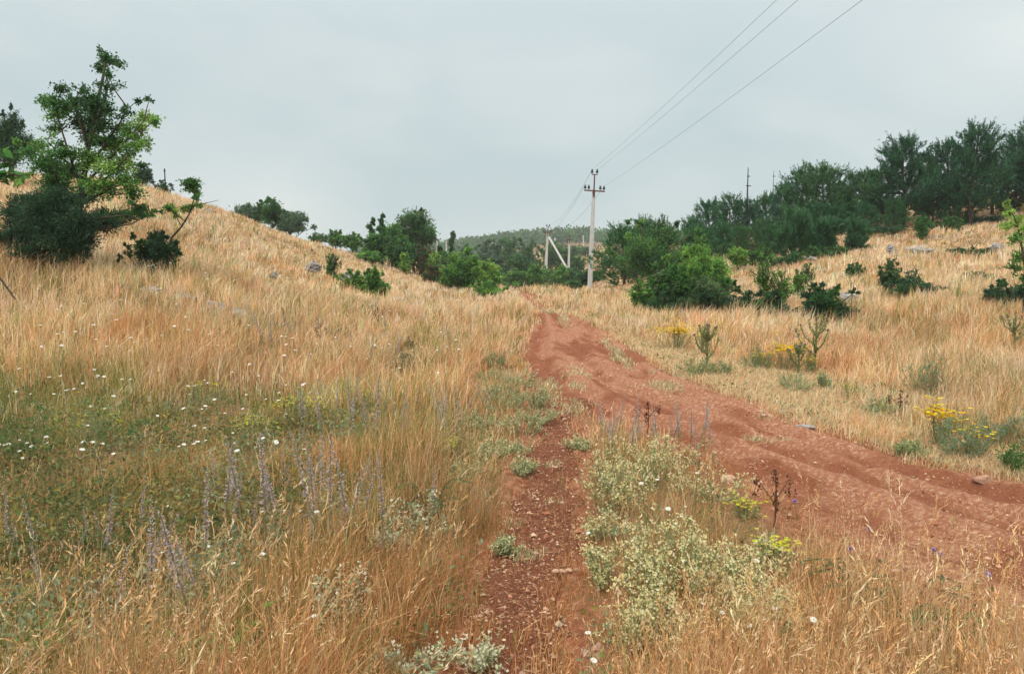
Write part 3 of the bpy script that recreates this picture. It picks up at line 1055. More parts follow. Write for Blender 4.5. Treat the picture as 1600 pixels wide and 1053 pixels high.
# --- skyline of the left hill
shrub('bush', 'rounded dark bush on the hilltop behind the straggly tree', 'bush', -22, 48, 172, 35, [0, 4], 'tree', 1.2)
shrub('bush', 'low dark bush at the brow of the hill behind the straggly tree', 'bush', 200, 242, 264, 43, [0, 4], 'bush', 1.0)
shrub('bush', 'flat dark scrub just below the thin post on the hill brow', 'bush', 236, 270, 284, 43, [4, 0], 'low', 1.0)
TREES_FAR = 'trees along the far side of the hill'
shrub('broadleaf_tree', 'wide greyish-green tree showing its crown over the hill brow', 'tree', 362, 426, 318, 74, [5, 7], 'tree', 1.5, .17, TREES_FAR)
shrub('broadleaf_tree', 'ragged dark tree with a crooked top shoot on the hill brow', 'tree', 402, 446, 311, 60, [0, 1], 'tree', 1.2, .14, TREES_FAR)
shrub('broadleaf_tree', 'domed greyish-green tree next to the ragged dark tree on the brow', 'tree', 422, 484, 329, 74, [7, 5], 'tree', 1.5, .17, TREES_FAR)
for a, b, tpx, Y, pal, lab in ((480, 512, 366, 70, [1, 5], 'small dull green tree where the hill brow drops'), (508, 540, 361, 72, [1, 2], 'small fresh green tree in the gap along the sinking hill brow'),
                              (532, 566, 364, 70, [2, 1], 'pale green small tree beside the dark upright trees'), (466, 500, 378, 68, [0, 5], 'low dark tree half sunk behind the grassy brow')):
    shrub('broadleaf_tree', lab, 'tree', a, b, tpx, Y, pal, 'tree', 1.2, .15, TREES_FAR)

# --- clump in the middle left
shrub('oak_tree', 'big round dark-crowned tree at the end of the clump', 'tree', 606, 688, 333, 62, [0, 5, 1], 'tree', 2.3, .16)
shrub('broadleaf_tree', 'yellow-green tree tucked in front of the big round dark tree', 'tree', 586, 636, 350, 60, [2, 2, 1], 'tree', 1.8, .14)
shrub('upright_tree', 'slim upright dark tree, first spire of the clump', 'tree', 571, 590, 344, 61, [0, 1], 'column', 1.3, .14)
shrub('upright_tree', 'slim upright dark tree with the taller bent spire', 'tree', 586, 606, 338, 60, [0, 1], 'column', 1.3, .14)
shrub('broadleaf_tree', 'low dark tree in front of the two slim spires', 'tree', 560, 612, 364, 58, [0, 1], 'tree', 1.3, .14)
shrub('broadleaf_tree', 'dark tree filling the middle of the clump under the round crown', 'tree', 596, 650, 372, 57, [0, 0, 1], 'bush', 1.4, .14)
shrub('bush', 'dark bush closing the gap below the round tree', 'bush', 640, 690, 384, 58, [0, 6], 'bush', 1.3, .14)
shrub('small_tree', 'small tree on a thin pale stem at the clump edge', 'tree', 552, 604, 390, 53, [1, 2], 'tree', .9, .11)
shrub('bush', 'upright bright green bush against the dark clump', 'bush', 622, 644, 396, 55, [2, 3], 'bush', 1.1, .1)
shrub('bush', 'bright green bush behind the rust-tinged bush', 'bush', 664, 692, 394, 55, [2, 3], 'bush', 1.0, .11)
shrub('bush', 'rust-tinged brownish round bush at the foot of the clump', 'bush', 654, 698, 414, 48, [6, 6, 0], 'bush', 1.3, .09)
shrub('bush', 'low glossy green bush on the slope above the flat stones', 'bush', 524, 574, 424, 26, [1, 2], 'low', 1.3, .07)
shrub('bush', 'leafy green bush beside the low glossy bush on the slope', 'bush', 564, 606, 420, 25.5, [1, 2], 'bush', 1.1, .07)
shrub('bush', 'sparse small bush standing among the grey rocks of the slope', 'bush', 506, 532, 398, 30, [1, 5], 'bush', .5, .06)
shrub('bush', 'tall bright green bush beside the bend of the road', 'bush', 688, 754, 392, 40, [2, 2, 1], 'bush', 2.2, .1)
shrub('bush', 'yellowish loose bush at the back of the tall bright bush', 'bush', 738, 788, 408, 42, [2, 3, 2], 'bush', 1.3, .1)
shrub('bush', 'small rounded green bush nearest the bend of the road', 'bush', 734, 790, 440, 36, [2, 2, 1], 'bush', 2.0, .08)
shrub('conifer', 'lone narrow conifer spire in front of the far hill', 'tree', 696, 712, 364, 92, [0], 'column', 1.2, .2)

# --- thicket across the valley
TH = 'trees of the valley thicket'
for a, b, tpx, Y, pal, lab in (
        (668, 716, 392, 110, [0, 1], 'dark tree at the open end of the valley thicket'), (704, 756, 384, 140, [7, 1], 'greyish tree near the lone conifer spire'),
        (738, 786, 378, 150, [7, 0], 'tree of the valley thicket with a pale pole above it'), (770, 822, 372, 150, [1, 0], 'tallest rounded crown of the valley thicket'),
        (800, 846, 376, 145, [1, 7], 'rounded crown just before the braced pole'), (838, 884, 380, 140, [0, 1], 'dark crown right behind the braced pole'),
        (868, 908, 392, 142, [0, 1], 'dark crown behind the short pale pole'), (886, 918, 402, 128, [1, 0], 'crown at the thicket edge beside the straw hill'),
        (748, 800, 396, 105, [7, 0], 'bluish tree in the front row of the thicket'), (784, 838, 394, 105, [0, 1], 'broad dark tree in the front row of the thicket'),
        (830, 878, 421, 100, [1, 1], 'mid green tree at the foot of the braced pole'), (874, 914, 419, 98, [1, 0], 'low tree at the foot of the brace strut'),
        (856, 892, 382, 205, [7, 1], 'hazy tree behind the top of the brace strut'), (884, 912, 384, 200, [1, 7], 'hazy tree behind the shorter pale pole'), (904, 928, 386, 195, [7, 1], 'hazy tree at the wood edge just left of the tall concrete pole'),
        (752, 800, 412, 92, [0, 7], 'low dark tree by the start of the roadside shrubs'), (706, 752, 404, 100, [1, 7], 'low tree between the tall bright bush and the thicket')):
    shrub('thicket_tree', lab, 'tree', a, b, tpx, Y, pal, 'bush', 1.0, .0021 * Y, TH)
SH = 'shrubs in front of the braced pole'
for a, b, tpx, pal, lab in ((780, 828, 421, [2, 1], 'shrub at the open end of the row below the braced pole'), (816, 862, 416, [2, 2, 1], 'light green shrub right below the braced pole'),
                            (850, 896, 419, [2, 2, 1], 'fresh green shrub hiding the foot of the brace strut'), (884, 920, 426, [0, 1], 'dark shrub between the strut and the tall concrete pole'),
                            (902, 946, 422, [1, 0], 'dark shrub directly behind the tall concrete pole'), (884, 906, 438, [0, 1], 'small dark bush set forward of the shrub row')):
    shrub('shrub', lab, 'shrub', a, b, tpx, 82 if tpx < 430 else 70, pal, 'bush', 2.0, .2, SH)
shrub('shrub', 'small green bush on the straw hill beside the far track', 'shrub', 944, 962, 404, 120, [1], 'low', 1, .25)


def build_wood():
    """the wood on the hill at the horizon"""
    mb = MB()
    n = 900
    px = rng.uniform(560, 1120, n)
    Y = rng.uniform(400, 620, n)
    x = (px - 800) / F * Y
    z = hgt(x, Y)
    ok = (np.abs(px - 942) > 20) | (Y > 440)
    x, Y, z = x[ok], Y[ok], z[ok]
    H = rng.uniform(5.0, 9.0, len(x)) * (1 + .25 * (fbm(x * .02, Y * .02, 4) - .5))
    for xi, yi, zi, hi in zip(x, Y, z, H):
        k = 70
        v = unit(rng.normal(0, 1, (k, 3)))
        p = np.array([xi, yi, zi + hi * .55]) + v * np.array([hi * .42, hi * .42, hi * .45]) * rng.uniform(.6, 1, (k, 1))
        c = np.array((DK, OLV, MID)[rng.integers(0, 3)]) * rng.uniform(.75, 1.15)
        leaves(mb, p, v + rng.normal(0, .6, (k, 3)), rng.uniform(1.0, 1.9, k), 1.1, shades(k, c, .15), .2)
    tag(mb.build('hillside_wood', M_LEAF), 'far wooded ridge closing the view behind the poles', 'wood', kind='stuff')


build_wood()

# --- right of the road
shrub('broadleaf_tree', 'full round green tree beside the tall concrete pole', 'tree', 952, 1094, 345, 40, [1, 1, 0, 2], 'bush', 2.8, .105)
shrub('small_tree', 'thin leafy shoot standing above the round green tree', 'tree', 1026, 1050, 329, 40.6, [0, 1], 'tree', .35, .08)
shrub('broadleaf_tree', 'yellow-green side tree between the round tree and the pines', 'tree', 1076, 1112, 368, 40, [2, 1], 'tree', 1.0, .1)
BC = 'bushes of the thorn clump right of the road'
shrub('thorn_bush', 'bright yellow-green thorn bush on top of the clump', 'bush', 1050, 1142, 392, 22.5, [2, 3, 2, 2], 'tree', 1.9, .065, BC)
shrub('thorn_bush', 'bright upright shoots at the back of the clump', 'bush', 1060, 1092, 386, 23, [3, 2], 'column', .8, .06, BC)
shrub('thorn_bush', 'dull green thorn bush under the round tree', 'bush', 1008, 1086, 412, 22, [1, 5, 1], 'tree', 1.9, .065, BC)
shrub('juniper_bush', 'dark flat juniper at the roadward end of the clump', 'bush', 996, 1080, 458, 21, [4, 0], 'low', 1.3, .08, BC, .28, True)
shrub('juniper_bush', 'spreading grey-dark juniper in the middle of the clump', 'bush', 1070, 1170, 442, 20.6, [4, 5, 5], 'bush', 1.4, .08, BC, .28, True)
shrub('juniper_bush', 'dark juniper below the thin sapling stems', 'bush', 1138, 1238, 458, 20.5, [4, 4, 0], 'low', 1.5, .08, BC, .28, True)
shrub('thorn_bush', 'loose leafy bush below the bright thorn bush', 'bush', 1076, 1150, 420, 21.5, [1, 2, 5], 'tree', 1.3, .065, BC)
shrub('thorn_bush', 'thin outlying leafy bush at the roadside end of the clump', 'bush', 980, 1022, 440, 21.5, [1, 2], 'tree', .6, .06, BC)
shrub('sapling', 'open sapling on two thin stems behind the dark juniper', 'sapling', 1176, 1218, 392, 22, [1, 2], 'tree', .16, .06)
shrub('thorn_bush', 'small leafy bush next to the two-stemmed sapling', 'bush', 1206, 1244, 424, 22, [1, 2], 'tree', .3, .06)
shrub('thorn_bush', 'pale yellow-green bush in front of the pines', 'bush', 1136, 1172, 386, 40, [2, 3], 'tree', 1.0, .09)
SR = 'scrub along the foot of the pines'
for a, b, tpx, Y, pal, lab in ((1160, 1214, 384, 41, [1, 0], 'low green scrub below the pine with the bare trunk'), (1208, 1262, 392, 39, [0, 1], 'dark low scrub at the edge of the stony patch'),
                               (1254, 1312, 386, 38, [1, 0], 'low scrub between two young pines'), (1296, 1330, 384, 39, [0, 1], 'dark tuft of scrub beside the youngest pine'),
                               (1330, 1420, 352, 46, [4, 0], 'dark scrub line under the big pines'), (1500, 1580, 338, 47, [0, 4], 'dark brush beneath the tallest pine'),
                               (1424, 1462, 336, 42, [0, 1], 'rounded green bush in front of the pine wood'), (1468, 1504, 338, 44, [0, 1], 'small rounded bush beside the rounded one'),
                               (1570, 1625, 344, 46, [4, 0], 'dark brush at the edge of the pine wood')):
    shrub('scrub', lab, 'scrub', a, b, tpx, Y, pal, 'low' if b - a > 45 else 'bush', 1.0, .09, SR)
shrub('juniper_bush', 'compact dark bush alone on the grass right of the thorn clump', 'bush', 1240, 1342, 449, 19.6, [4, 0], 'bush', 1.5, .075, None, .3, True)
shrub('thorn_bush', 'thin upright bush with a grey rock behind it', 'bush', 1370, 1412, 404, 22.5, [0, 5], 'tree', .7, .06)
shrub('juniper_bush', 'flat dark bush beside the thin upright bush', 'bush', 1388, 1470, 438, 21.5, [4, 0], 'low', 1.4, .075, None, .3, True)
shrub('thorn_bush', 'sparse bush touching the flat dark bush on the slope', 'bush', 1400, 1450, 424, 22.3, [5, 0], 'bush', .5, .06)
shrub('juniper_bush', 'small flat bush alone in the grass of the slope', 'bush', 1500, 1554, 427, 23.5, [0, 5], 'low', 1.2, .075, None, .3, True)
shrub('juniper_bush', 'dark wide bush at the foot of the bright sapling', 'bush', 1535, 1622, 441, 19.3, [4, 0], 'low', 1.4, .075, None, .3, True)
shrub('juniper_bush', 'long low dark mat of juniper high on the slope', 'bush', 1478, 1546, 387, 33, [0, 4], 'low', 1.5, .09, None, .3, True)
shrub('thorn_bush', 'small round bush with a white stone at its foot', 'bush', 1318, 1354, 412, 27, [5, 1], 'bush', .9, .06)
shrub('thorn_bush', 'tiny fresh green bush in the grass above the compact dark bush', 'bush', 1236, 1262, 424, 25, [2, 1], 'bush', .6, .06)
shrub('thorn_bush', 'tiny dull bush alone in the straw below the pines', 'bush', 1252, 1272, 414, 27, [5, 1], 'bush', .6, .06)
base = np.array([*pt(1600, 470, 17)[:2], 0])
base[2] = hz(*base[:2])
bl = px_blobs(((1576, 330, 10, 8, 3), (1590, 345, 14, 10, 3), (1573, 352, 10, 7, 3), (1600, 362, 14, 9, 3), (1585, 372, 12, 8, 2), (1606, 395, 12, 14, 2), (1592, 402, 12, 12, 2, .6), (1584, 420, 12, 12, 1, .5), (1606, 430, 12, 14, 1, .6), (1575, 318, 5, 5, 3)), 17, .6, 2.6)
tp = np.array([pt(1606, 470, 17), pt(1604, 430, 17), pt(1598, 395, 17), pt(1592, 360, 17), pt(1584, 338, 17), pt(1577, 322, 17)])
wood, fol = crown_of_blobs(bl, base, .03, WOODP, .065, twig_r=.004, trunk_path=tp, per=6)
plant('sapling', 'bright lime-green sapling on the slope above the wide dark bush', 'sapling', base, wood, fol)

# --- sapling whose twig reaches in close by at the left
base = np.array([*pt(-130, 700, 4.3)[:2], 0])
base[2] = hz(*base[:2])
bl = px_blobs(((8, 250, 12, 14, 1), (22, 272, 12, 12, 1), (34, 275, 7, 8, 2), (5, 285, 10, 8, 0), (-20, 250, 20, 20, 1), (-40, 300, 30, 25, 1), (-60, 230, 30, 30, 1)), 4.3, .15, .035)
tp = np.array([pt(-130, 700, 4.3), pt(-125, 500, 4.3), pt(-100, 350, 4.3), pt(-60, 270, 4.3), pt(-20, 240, 4.3), pt(10, 255, 4.3)])
wood, fol = crown_of_blobs(bl, base, .016, WOODP, .058, twig_r=.002, trunk_path=tp, narrow=.62, per=3)
plant('sapling', 'near twig with large rounded leaves reaching over the dark juniper', 'sapling', base, wood, fol)


# ------------------------------------------------------------------ pines
def pine(h, w, seed, bare=.12, shoots=1.35, width=.028, tint=(1, 1, 1)):
    r_ = np.random.default_rng(seed)
    wood, fol = MB(), MB()
    zt = np.linspace(0, h * .97, 8)
    lean = r_.normal(0, .02 * h, 2)
    tp = np.c_[lean[0] * (zt / h) ** 2 + r_.normal(0, .012 * h, 8) * (zt > 0), lean[1] * (zt / h) ** 2, zt]
    tp[0, 2] = -.2
    tube(wood, tp, np.linspace(.035 * h * .62, .012, 8), 7)
    A, D = [], []
    nw = int(7 + h * 1.3)
    for i in range(nw):
        t = bare + (1 - bare) * (i / nw) ** .9
        z0 = t * h * .95
        nb = r_.integers(4, 7)
        prof = (1 - t) ** .55 * (0.7 + .3 * min(1, t / .3))
        off = r_.uniform(0, 6.28)
        for b in range(nb):
            if r_.random() < .14:
                continue
            a = off + b * 6.283 / nb + r_.normal(0, .25)
            L = max(.18, w * .5 * prof * r_.uniform(.45, 1.35))
            dirh = np.array([math.cos(a), math.sin(a), 0])
            p0 = np.array([np.interp(z0, tp[:, 2], tp[:, 0]), np.interp(z0, tp[:, 2], tp[:, 1]), z0])
            rise = r_.uniform(.15, .45) + .5 * t
            p1 = p0 + dirh * L * .55 + np.array([0, 0, L * rise * .25])
            p2 = p0 + dirh * L + np.array([0, 0, L * rise])
            tube(wood, np.stack([p0, p1, p2]), np.array([.011 * h * .5 * (1.1 - t) + .006, .01, .005]), 4, cap=False)
            ns = max(3, int(L * 13 * shoots))
            s = r_.uniform(.3, 1.0, ns)
            q = np.where(s[:, None] < .55, p0 + (p1 - p0) * (s[:, None] / .55), p1 + (p2 - p1) * ((s[:, None] - .55) / .45))
            q = q + r_.normal(0, .09, (ns, 3)) * L
            tipn = max(2, int(3 * shoots))
            A.append(np.repeat(p2[None], tipn, 0) + r_.normal(0, .05, (tipn, 3)))
            D.append(dirh * .8 + np.array([0, 0, .8]) + r_.normal(0, .3, (tipn, 3)))
            A.append(q)
            D.append(dirh * .55 + np.array([0, 0, .75]) + r_.normal(0, .3, (ns, 3)))
    # leaders at the top
    A.append(np.repeat(tp[-1:], 10, 0) + r_.normal(0, .06, (10, 3)) - np.array([0, 0, 1]) * r_.uniform(0, .5, (10, 1)))
    D.append(np.array([0, 0, 1.0]) + r_.normal(0, .3, (10, 3)))
    A, D = np.concatenate(A), unit(np.concatenate(D))
    k = 22
    n = len(A)
    L = r_.uniform(.2, .46, n) * min(1, .55 + h * .08)
    # the upper shoots stand up as long candles
    hi = (A[:, 2] > h * .55) & (r_.random(n) < .4)
    L = np.where(hi, L * 1.7, L)
    D = np.where(hi[:, None], unit(D * .9 + np.array([0, 0, .7])), D)
    t = r_.uniform(0, 1, (n, k, 1))
    base_ = A[:, None] + D[:, None] * L[:, None, None] * t
    dirs = D[:, None] * (.75 + .5 * t) + r_.normal(0, .42, (n, k, 3))
    tone = np.repeat(np.clip(1 + r_.normal(0, .22, (n, 1)), .5, 1.7), k, 0)
    leaves(fol, base_.reshape(-1, 3), dirs.reshape(-1, 3), r_.uniform(.13, .22, n * k), width, np.clip(shades(n * k, PINE, .16) * tone * np.array(tint), .004, .5), .1)
    return wood, fol


PROTO = []
for i, (h, w, bare, tint) in enumerate(((6.0, 4.6, .12, (1, 1, 1)), (5.2, 4.4, .06, (1.25, 1.12, .95)), (6.6, 4.4, .2, (.9, .95, 1.1)), (4.6, 4.4, .03, (1.1, 1.15, 1)), (5.6, 3.9, .2, (.85, .85, .95)),
                                        (6.3, 4.0, .16, (1.2, 1.1, 1)), (5.0, 4.8, .05, (.95, 1.05, 1.1)))):
    PROTO.append((pine(h, w, 40 + i, bare, tint=tint), h))
YOUNG = [(pine(1.9, 1.8, 61, .05, 3.0, .022), 1.9), (pine(2.2, 1.7, 62, .14, 2.8, .022), 2.2)]
FIRST = {}


def put_pine(px, top, Y, lab, group, pool, i):
    p = pt(px, top, Y)
    g = hz(p[0], p[1])
    sc = (p[2] - g) / (pool[i][1] * 1.03)
    key = (id(pool), i)
    if key not in FIRST:
        (wood, fol), h = pool[i]
        o = thing('pine_tree', lab, 'pine tree', (p[0], p[1], g), group)
        wood.build('trunk', M_BARK, o, smooth=True)
        fol.build('crown', M_NEEDLE, o)
        FIRST[key] = o
        o.scale = (sc,) * 3
        o.rotation_euler = (0, 0, rng.uniform(0, 6.28))
        return o
    wide = rng.uniform(.85, 1.4, 2) * sc
    return dup(FIRST[key], (p[0], p[1], g), rng.uniform(0, 6.28), (wide[0], wide[1], sc), lab, group, tuple(rng.normal(0, .045, 2)))


PW = 'pines of the wood on the slope'
PINES = ((1082, 340, 58, 'lowest pine at the near end of the wood, beside the yellow-green side tree', 3), (1110, 314, 56, 'pine second from the round green tree, low pointed top', 1), (1142, 302, 54, 'pine with a twin pointed top before the taller dark mast', 0),
         (1170, 311, 55, 'pine the taller dark mast seems to rise from', 4), (1198, 303, 57, 'pine in the dip between the two dark masts', 1), (1226, 284, 54, 'pine just past the thinner dark mast', 2),
         (1256, 262, 52, 'pine with the first of two broad shoulders over the masts', 0), (1286, 254, 50, 'broad pine with the many-pointed flat top', 1), (1316, 290, 53, 'lower pine in the notch after the flat-topped one', 3),
         (1346, 268, 51, 'pine in the notch below the tall ragged pair', 4), (1382, 260, 49, 'pine under the arm of the ragged twin-topped pine', 1), (1420, 210, 48, 'tall ragged pine with a twin top above its neighbours', 2),
         (1452, 238, 51, 'pine between the ragged one and the tallest one', 0), (1484, 220, 49, 'tall pine touching the tallest pine', 4), (1523, 190, 46, 'tallest pine of the wood with upswept candle-like tips', 2),
         (1556, 240, 50, 'shorter pine in the gap after the tallest pine', 3), (1594, 205, 48, 'tall dark pine cut by the picture edge, trunk bent', 0), (1632, 185, 47, 'pine beyond the bent-trunked one', 2), (1668, 195, 49, 'outermost pine of the wood', 1),
         (1130, 348, 51, 'low pine in the front row under the twin-topped one', 3), (1190, 340, 50, 'brownish low pine in the front row below the masts', 1), (1238, 326, 48, 'low front pine above the stony patch', 3),
         (1308, 322, 48, 'low front pine above the youngest pines', 1), (1398, 310, 47, 'low front pine with boughs down to the scrub', 3), (1462, 290, 48, 'front pine with visible trunk below the crown', 4),
         (1095, 352, 50, 'low front pine nearest the yellow-green side tree', 3), (1160, 352, 49, 'low front pine whose boughs hang over the pale yellow-green bush', 1), (1212, 350, 48, 'low front pine left of the stemmed young pine', 3), (1275, 318, 48, 'low front pine between the flat-topped pine and the grass', 6), (1350, 318, 47, 'low front pine behind the free-standing young pine', 6), (1500, 278, 47, 'front pine pressed against the tallest pine', 6), (976, 352, 47, 'lone dark pine half hidden behind the round green tree', 3), (1012, 340, 50, 'pine peeping over the shoulder of the round green tree', 1))
for px, tpx, Y, lab, i in PINES:
    put_pine(px, tpx, Y, lab, PW, PROTO, (i + 5 if i < 2 and px % 3 == 0 else i) % 7)
for px, tpx, Y, lab, i in ((1338, 348, 40, 'youngest pine standing free on the grass, bushy to the ground', 0), (1288, 348, 41, 'young pine between the free-standing one and the stemmed one', 0),
                           (1245, 334, 41, 'young pine on a bare thin stem over the stony patch', 1)):
    put_pine(px, tpx, Y, lab, 'young pines in front of the wood', YOUNG, i)


# ------------------------------------------------------------------ power line
def box_path(mb, p0, p1, w0, w1, d0=None, d1=None):
    """tapered four-sided post from p0 to p1 with chamfered corners"""
    p0, p1 = np.asarray(p0, float), np.asarray(p1, float)
    t = unit(p1 - p0)
    s = unit(np.cross(t, np.array([0, 1.0, 0])) if abs(t[1]) < .9 else np.cross(t, np.array([1.0, 0, 0])))
    f = np.cross(s, t)
    oct_ = [(-.5, -.36), (-.36, -.5), (.36, -.5), (.5, -.36), (.5, .36), (.36, .5), (-.36, .5), (-.5, .36)]
    v = []
    for p, w, d in ((p0, w0, d0 or w0), (p1, w1, d1 or w1)):
        v += [p + s * a * w + f * b * d for a, b in oct_]
    q = np.array([[i, (i + 1) % 8, 8 + (i + 1) % 8, 8 + i] for i in range(8)])
    mb.add(np.array(v), [q, np.array([list(range(7, -1, -1)), list(range(8, 16))])])


def lathe(mb, c, prof, sides=10):
    n = len(prof)
    th = np.linspace(0, 2 * np.pi, sides, endpoint=False)
    v = np.array([[c[0] + r * math.cos(a), c[1] + r * math.sin(a), c[2] + z] for r, z in prof for a in th])
    i = np.arange(n - 1)[:, None] * sides
    j = np.arange(sides)[None]
    k = (j + 1) % sides
    mb.add(v, [np.stack([i + j, i + k, i + sides + k, i + sides + j], -1).reshape(-1, 4), np.array([np.arange(sides)[::-1], np.arange(sides) + (n - 1) * sides])])


INS = ((.012, -.12), (.012, 0), (.055, .0), (.075, .03), (.06, .06), (.07, .085), (.055, .12), (.03, .17), (.045, .19), (.03, .22))


def pole(label, bpx, tpx, tpy, Y, arm_px, arm_py, w=(.34, .2), ins=True, arm=True, group='concrete poles of the power line', top_rod=True, strut=None, gl=None, scale=1.0):
    b = pt(bpx, 460, Y)
    g = hz(b[0], b[1])
    b = np.array([b[0], b[1], g])
    top = pt(tpx, tpy, Y)
    o = thing('power_pole', label, 'power pole', b, group)
    up = unit(top - b)
    L = np.linalg.norm(top - b)
    conc_top = b + up * (L * (.86 if top_rod else 1.0))
    mb = MB()
    box_path(mb, b - up * .3, b + up * L * .55, w[0], w[0] * .8)
    box_path(mb, b + up * L * .55, conc_top, w[0] * .72, w[1])
    mb.build('shaft', M_CONC, o, loc=b)
    spots = []
    if top_rod:
        mb = MB()
        box_path(mb, conc_top - up * .5 + np.array([0, -w[1] * .6, 0]), top - up * .15 + np.array([0, -w[1] * .6, 0]), .10 * scale, .08 * scale)
        hw = .2 * scale
        c = top - up * .18 + np.array([0, -w[1] * .6, 0])
        box_path(mb, c - np.array([hw, 0, -.0]), c + np.array([hw, 0, 0]), .06 * scale, .06 * scale)
        mb.build('top_bracket', M_RUST, o, loc=b)
        spots += [c + np.array([-hw * .85, 0, .1]), c + np.array([hw * .85, 0, .1])]
    if arm:
        a, e = pt(arm_px[0], arm_py[0], Y - .25), pt(arm_px[1], arm_py[1], Y - .25)
        mb = MB()
        box_path(mb, a, e, .09 * scale, .09 * scale)
        mb.build('crossarm', M_RUST, o, loc=b)
        for f in (.04, .22, .78, .96):
            spots.append(a * (1 - f) + e * f + np.array([0, 0, .12]))
    if ins:
        for s in spots:
            mb = MB()
            lathe(mb, s, [(r * 1.25 * scale, z * 1.15 * scale) for r, z in INS])
            mb.build('insulator', M_CERAM, o, loc=b)
    if strut:
        mb = MB()
        p0, p1 = pt(*strut[0]), pt(*strut[1])
        box_path(mb, p0, p1, w[0] * .62, w[0] * .58)
        mb.build('brace_strut', M_CONC, o, loc=b)
    return o, spots


P1, SP1 = pole('tall concrete pole with rusty crossarm and dark insulators beside the road', 921, 929, 269, 55, (913, 945), (297.5, 299.5))
P2, SP2 = pole('concrete pole held by a slanting brace strut above the shrubs', 852, 856.5, 353, 125, (849, 863), (363.5, 363.5), (.5, .36), strut=((858, 371, 124), (893, 432, 120)), scale=1.2)
P3, SP3 = pole('shorter pale pole just beyond the brace strut', 888, 890, 367, 122, (885, 894), (375, 375), (.4, .3), ins=False, scale=1.2)
OPL = 'far poles across the valley'
for bpx, tpx, tpy, Y, lab in ((866.5, 867.5, 372, 230, 'thin far pole between the braced pole and the shorter pale pole'), (895, 895.5, 392, 200, 'small low pole next to the shorter pale pole'),
                              (911, 911, 368, 330, 'far pole standing on the wooded ridge edge'), (935, 935.5, 379, 260, 'far pole on the straw hill beside the track'),
                              (770, 770.5, 374, 260, 'far white pole over the middle of the thicket'), (697.5, 697.5, 377, 270, 'far white pole beside the lone conifer spire'),
                              (683, 683, 378, 300, 'far white pole next to the big round dark tree')):
    pole(lab, bpx, tpx, tpy, Y, (0, 0), (0, 0), (.55, .5), False, False, OPL, False)
# farm-like pale bank behind the thicket is bare straw: see ground

b = pt(257, 262, 44)
g = hz(b[0], b[1])
o = thing('post', 'thin dark post on the hill brow above the flat scrub', 'post', (b[0], b[1], g))
mb = MB()
tube(mb, np.stack([np.array([b[0], b[1], g - .2]), np.array([b[0], b[1], b[2] - .25])]), np.array([.045, .03]), 6)
mb.build('shaft', M_DARK, o, loc=(b[0], b[1], g))
mb = MB()
lathe(mb, (b[0], b[1], b[2] - .25), ((.03, 0), (.05, .03), (.05, .12), (.02, .2)), 6)
mb.build('cap', M_DARK, o, loc=(b[0], b[1], g))


def mast(label, px, top, Y, steps, w):
    p = pt(px, top, Y)
    g = hz(p[0], p[1])
    o = thing('mast', label, 'mast', (p[0], p[1], g), 'dark masts behind the pines')
    mb = MB()
    tube(mb, np.array([[p[0], p[1], g - .2], [p[0], p[1], p[2] * .6 + g * .4], [p[0], p[1], p[2]]]), np.array([w, w * .75, w * .35]), 7)
    mb.build('shaft', M_DARK, o, loc=(p[0], p[1], g))
    for py, hw in steps:
        q = pt(px, py, Y)
        mb = MB()
        box_path(mb, q - np.array([hw, .12, 0]), q + np.array([hw, -.12, 0]), .08, .08)
        mb.build('bracket', M_DARK, o, loc=(p[0], p[1], g))


mast('taller dark mast with small side brackets behind the pine tops', 1169, 262, 72, ((276, .12), (291, .22)), .10)
mast('thinner dark mast showing above the pine tops', 1209, 267, 80, ((276, .12),), .05)


def wire(label, p0, p1, sag, r=.011):
    n = 40
    t = np.linspace(0, 1, n)
    p = p0[None] * (1 - t[:, None]) + p1[None] * t[:, None]
    p[:, 2] -= sag * 4 * t * (1 - t)
    mb = MB()
    tube(mb, p, r, 5)
    tag(mb.build('overhead_wire', M_WIRE), label, 'wire', 'overhead wires of the power line')


# the wires pass overhead to the next pole, which stands behind the viewer
def over(s, q, Yend=-6):
    """end of the span: carry on the line from the insulator through a sighted point of the wire"""
    d = q - s
    return s + d * ((Yend - s[1]) / d[1])


for s, (qx, qy), Yq, lab in ((SP1[0], (1203, 0), 19.0, 'upper of the thin wires, reaching the picture top first'), (SP1[1], (1235, 0), 18.6, 'middle of the three wires rising from the tall pole'),
                            (SP1[5], (1331, 0), 15.5, 'lowest wire, from the crossarm of the tall pole')):
    wire(lab, s + np.array([0, 0, .22]), over(s, pt(qx, qy, Yq)), .25, .0045)
for s, e, lab in ((SP1[2], SP2[2], 'wire from the crossarm down to the braced pole'), (SP1[0], SP2[0], 'wire from the top bracket down to the braced pole'), (SP1[5], SP2[5], 'outer crossarm wire running to the braced pole')):
    wire(lab, s + np.array([0, 0, .22]), e + np.array([0, 0, .25]), 1.1, .009)


# ------------------------------------------------------------------ rocks
def rock_mesh(seed, flat=.6, jag=.35):
    import bmesh
    r_ = np.random.default_rng(seed)
    bm = bmesh.new()
    bmesh.ops.create_icosphere(bm, subdivisions=3, radius=1)
    v = np.array([q.co[:] for q in bm.verts])
    for k in range(7):                                # cleave flat faces
        d = unit(r_.normal(0, 1, 3))
        c = r_.uniform(.45, .85)
        s = v @ d
        v = v - np.maximum(s - c, 0)[:, None] * d * .9
    v = v * (1 + jag * .35 * (fbm(v[:, 0] * 2 + seed, v[:, 1] * 2 + v[:, 2] * 3, seed, 3) - .5)[:, None])
    v[:, 2] *= flat
    f = np.array([[q.index for q in p.verts] for p in bm.faces])
    bm.free()
    mb = MB()
    mb.add(v, [f])
    return mb


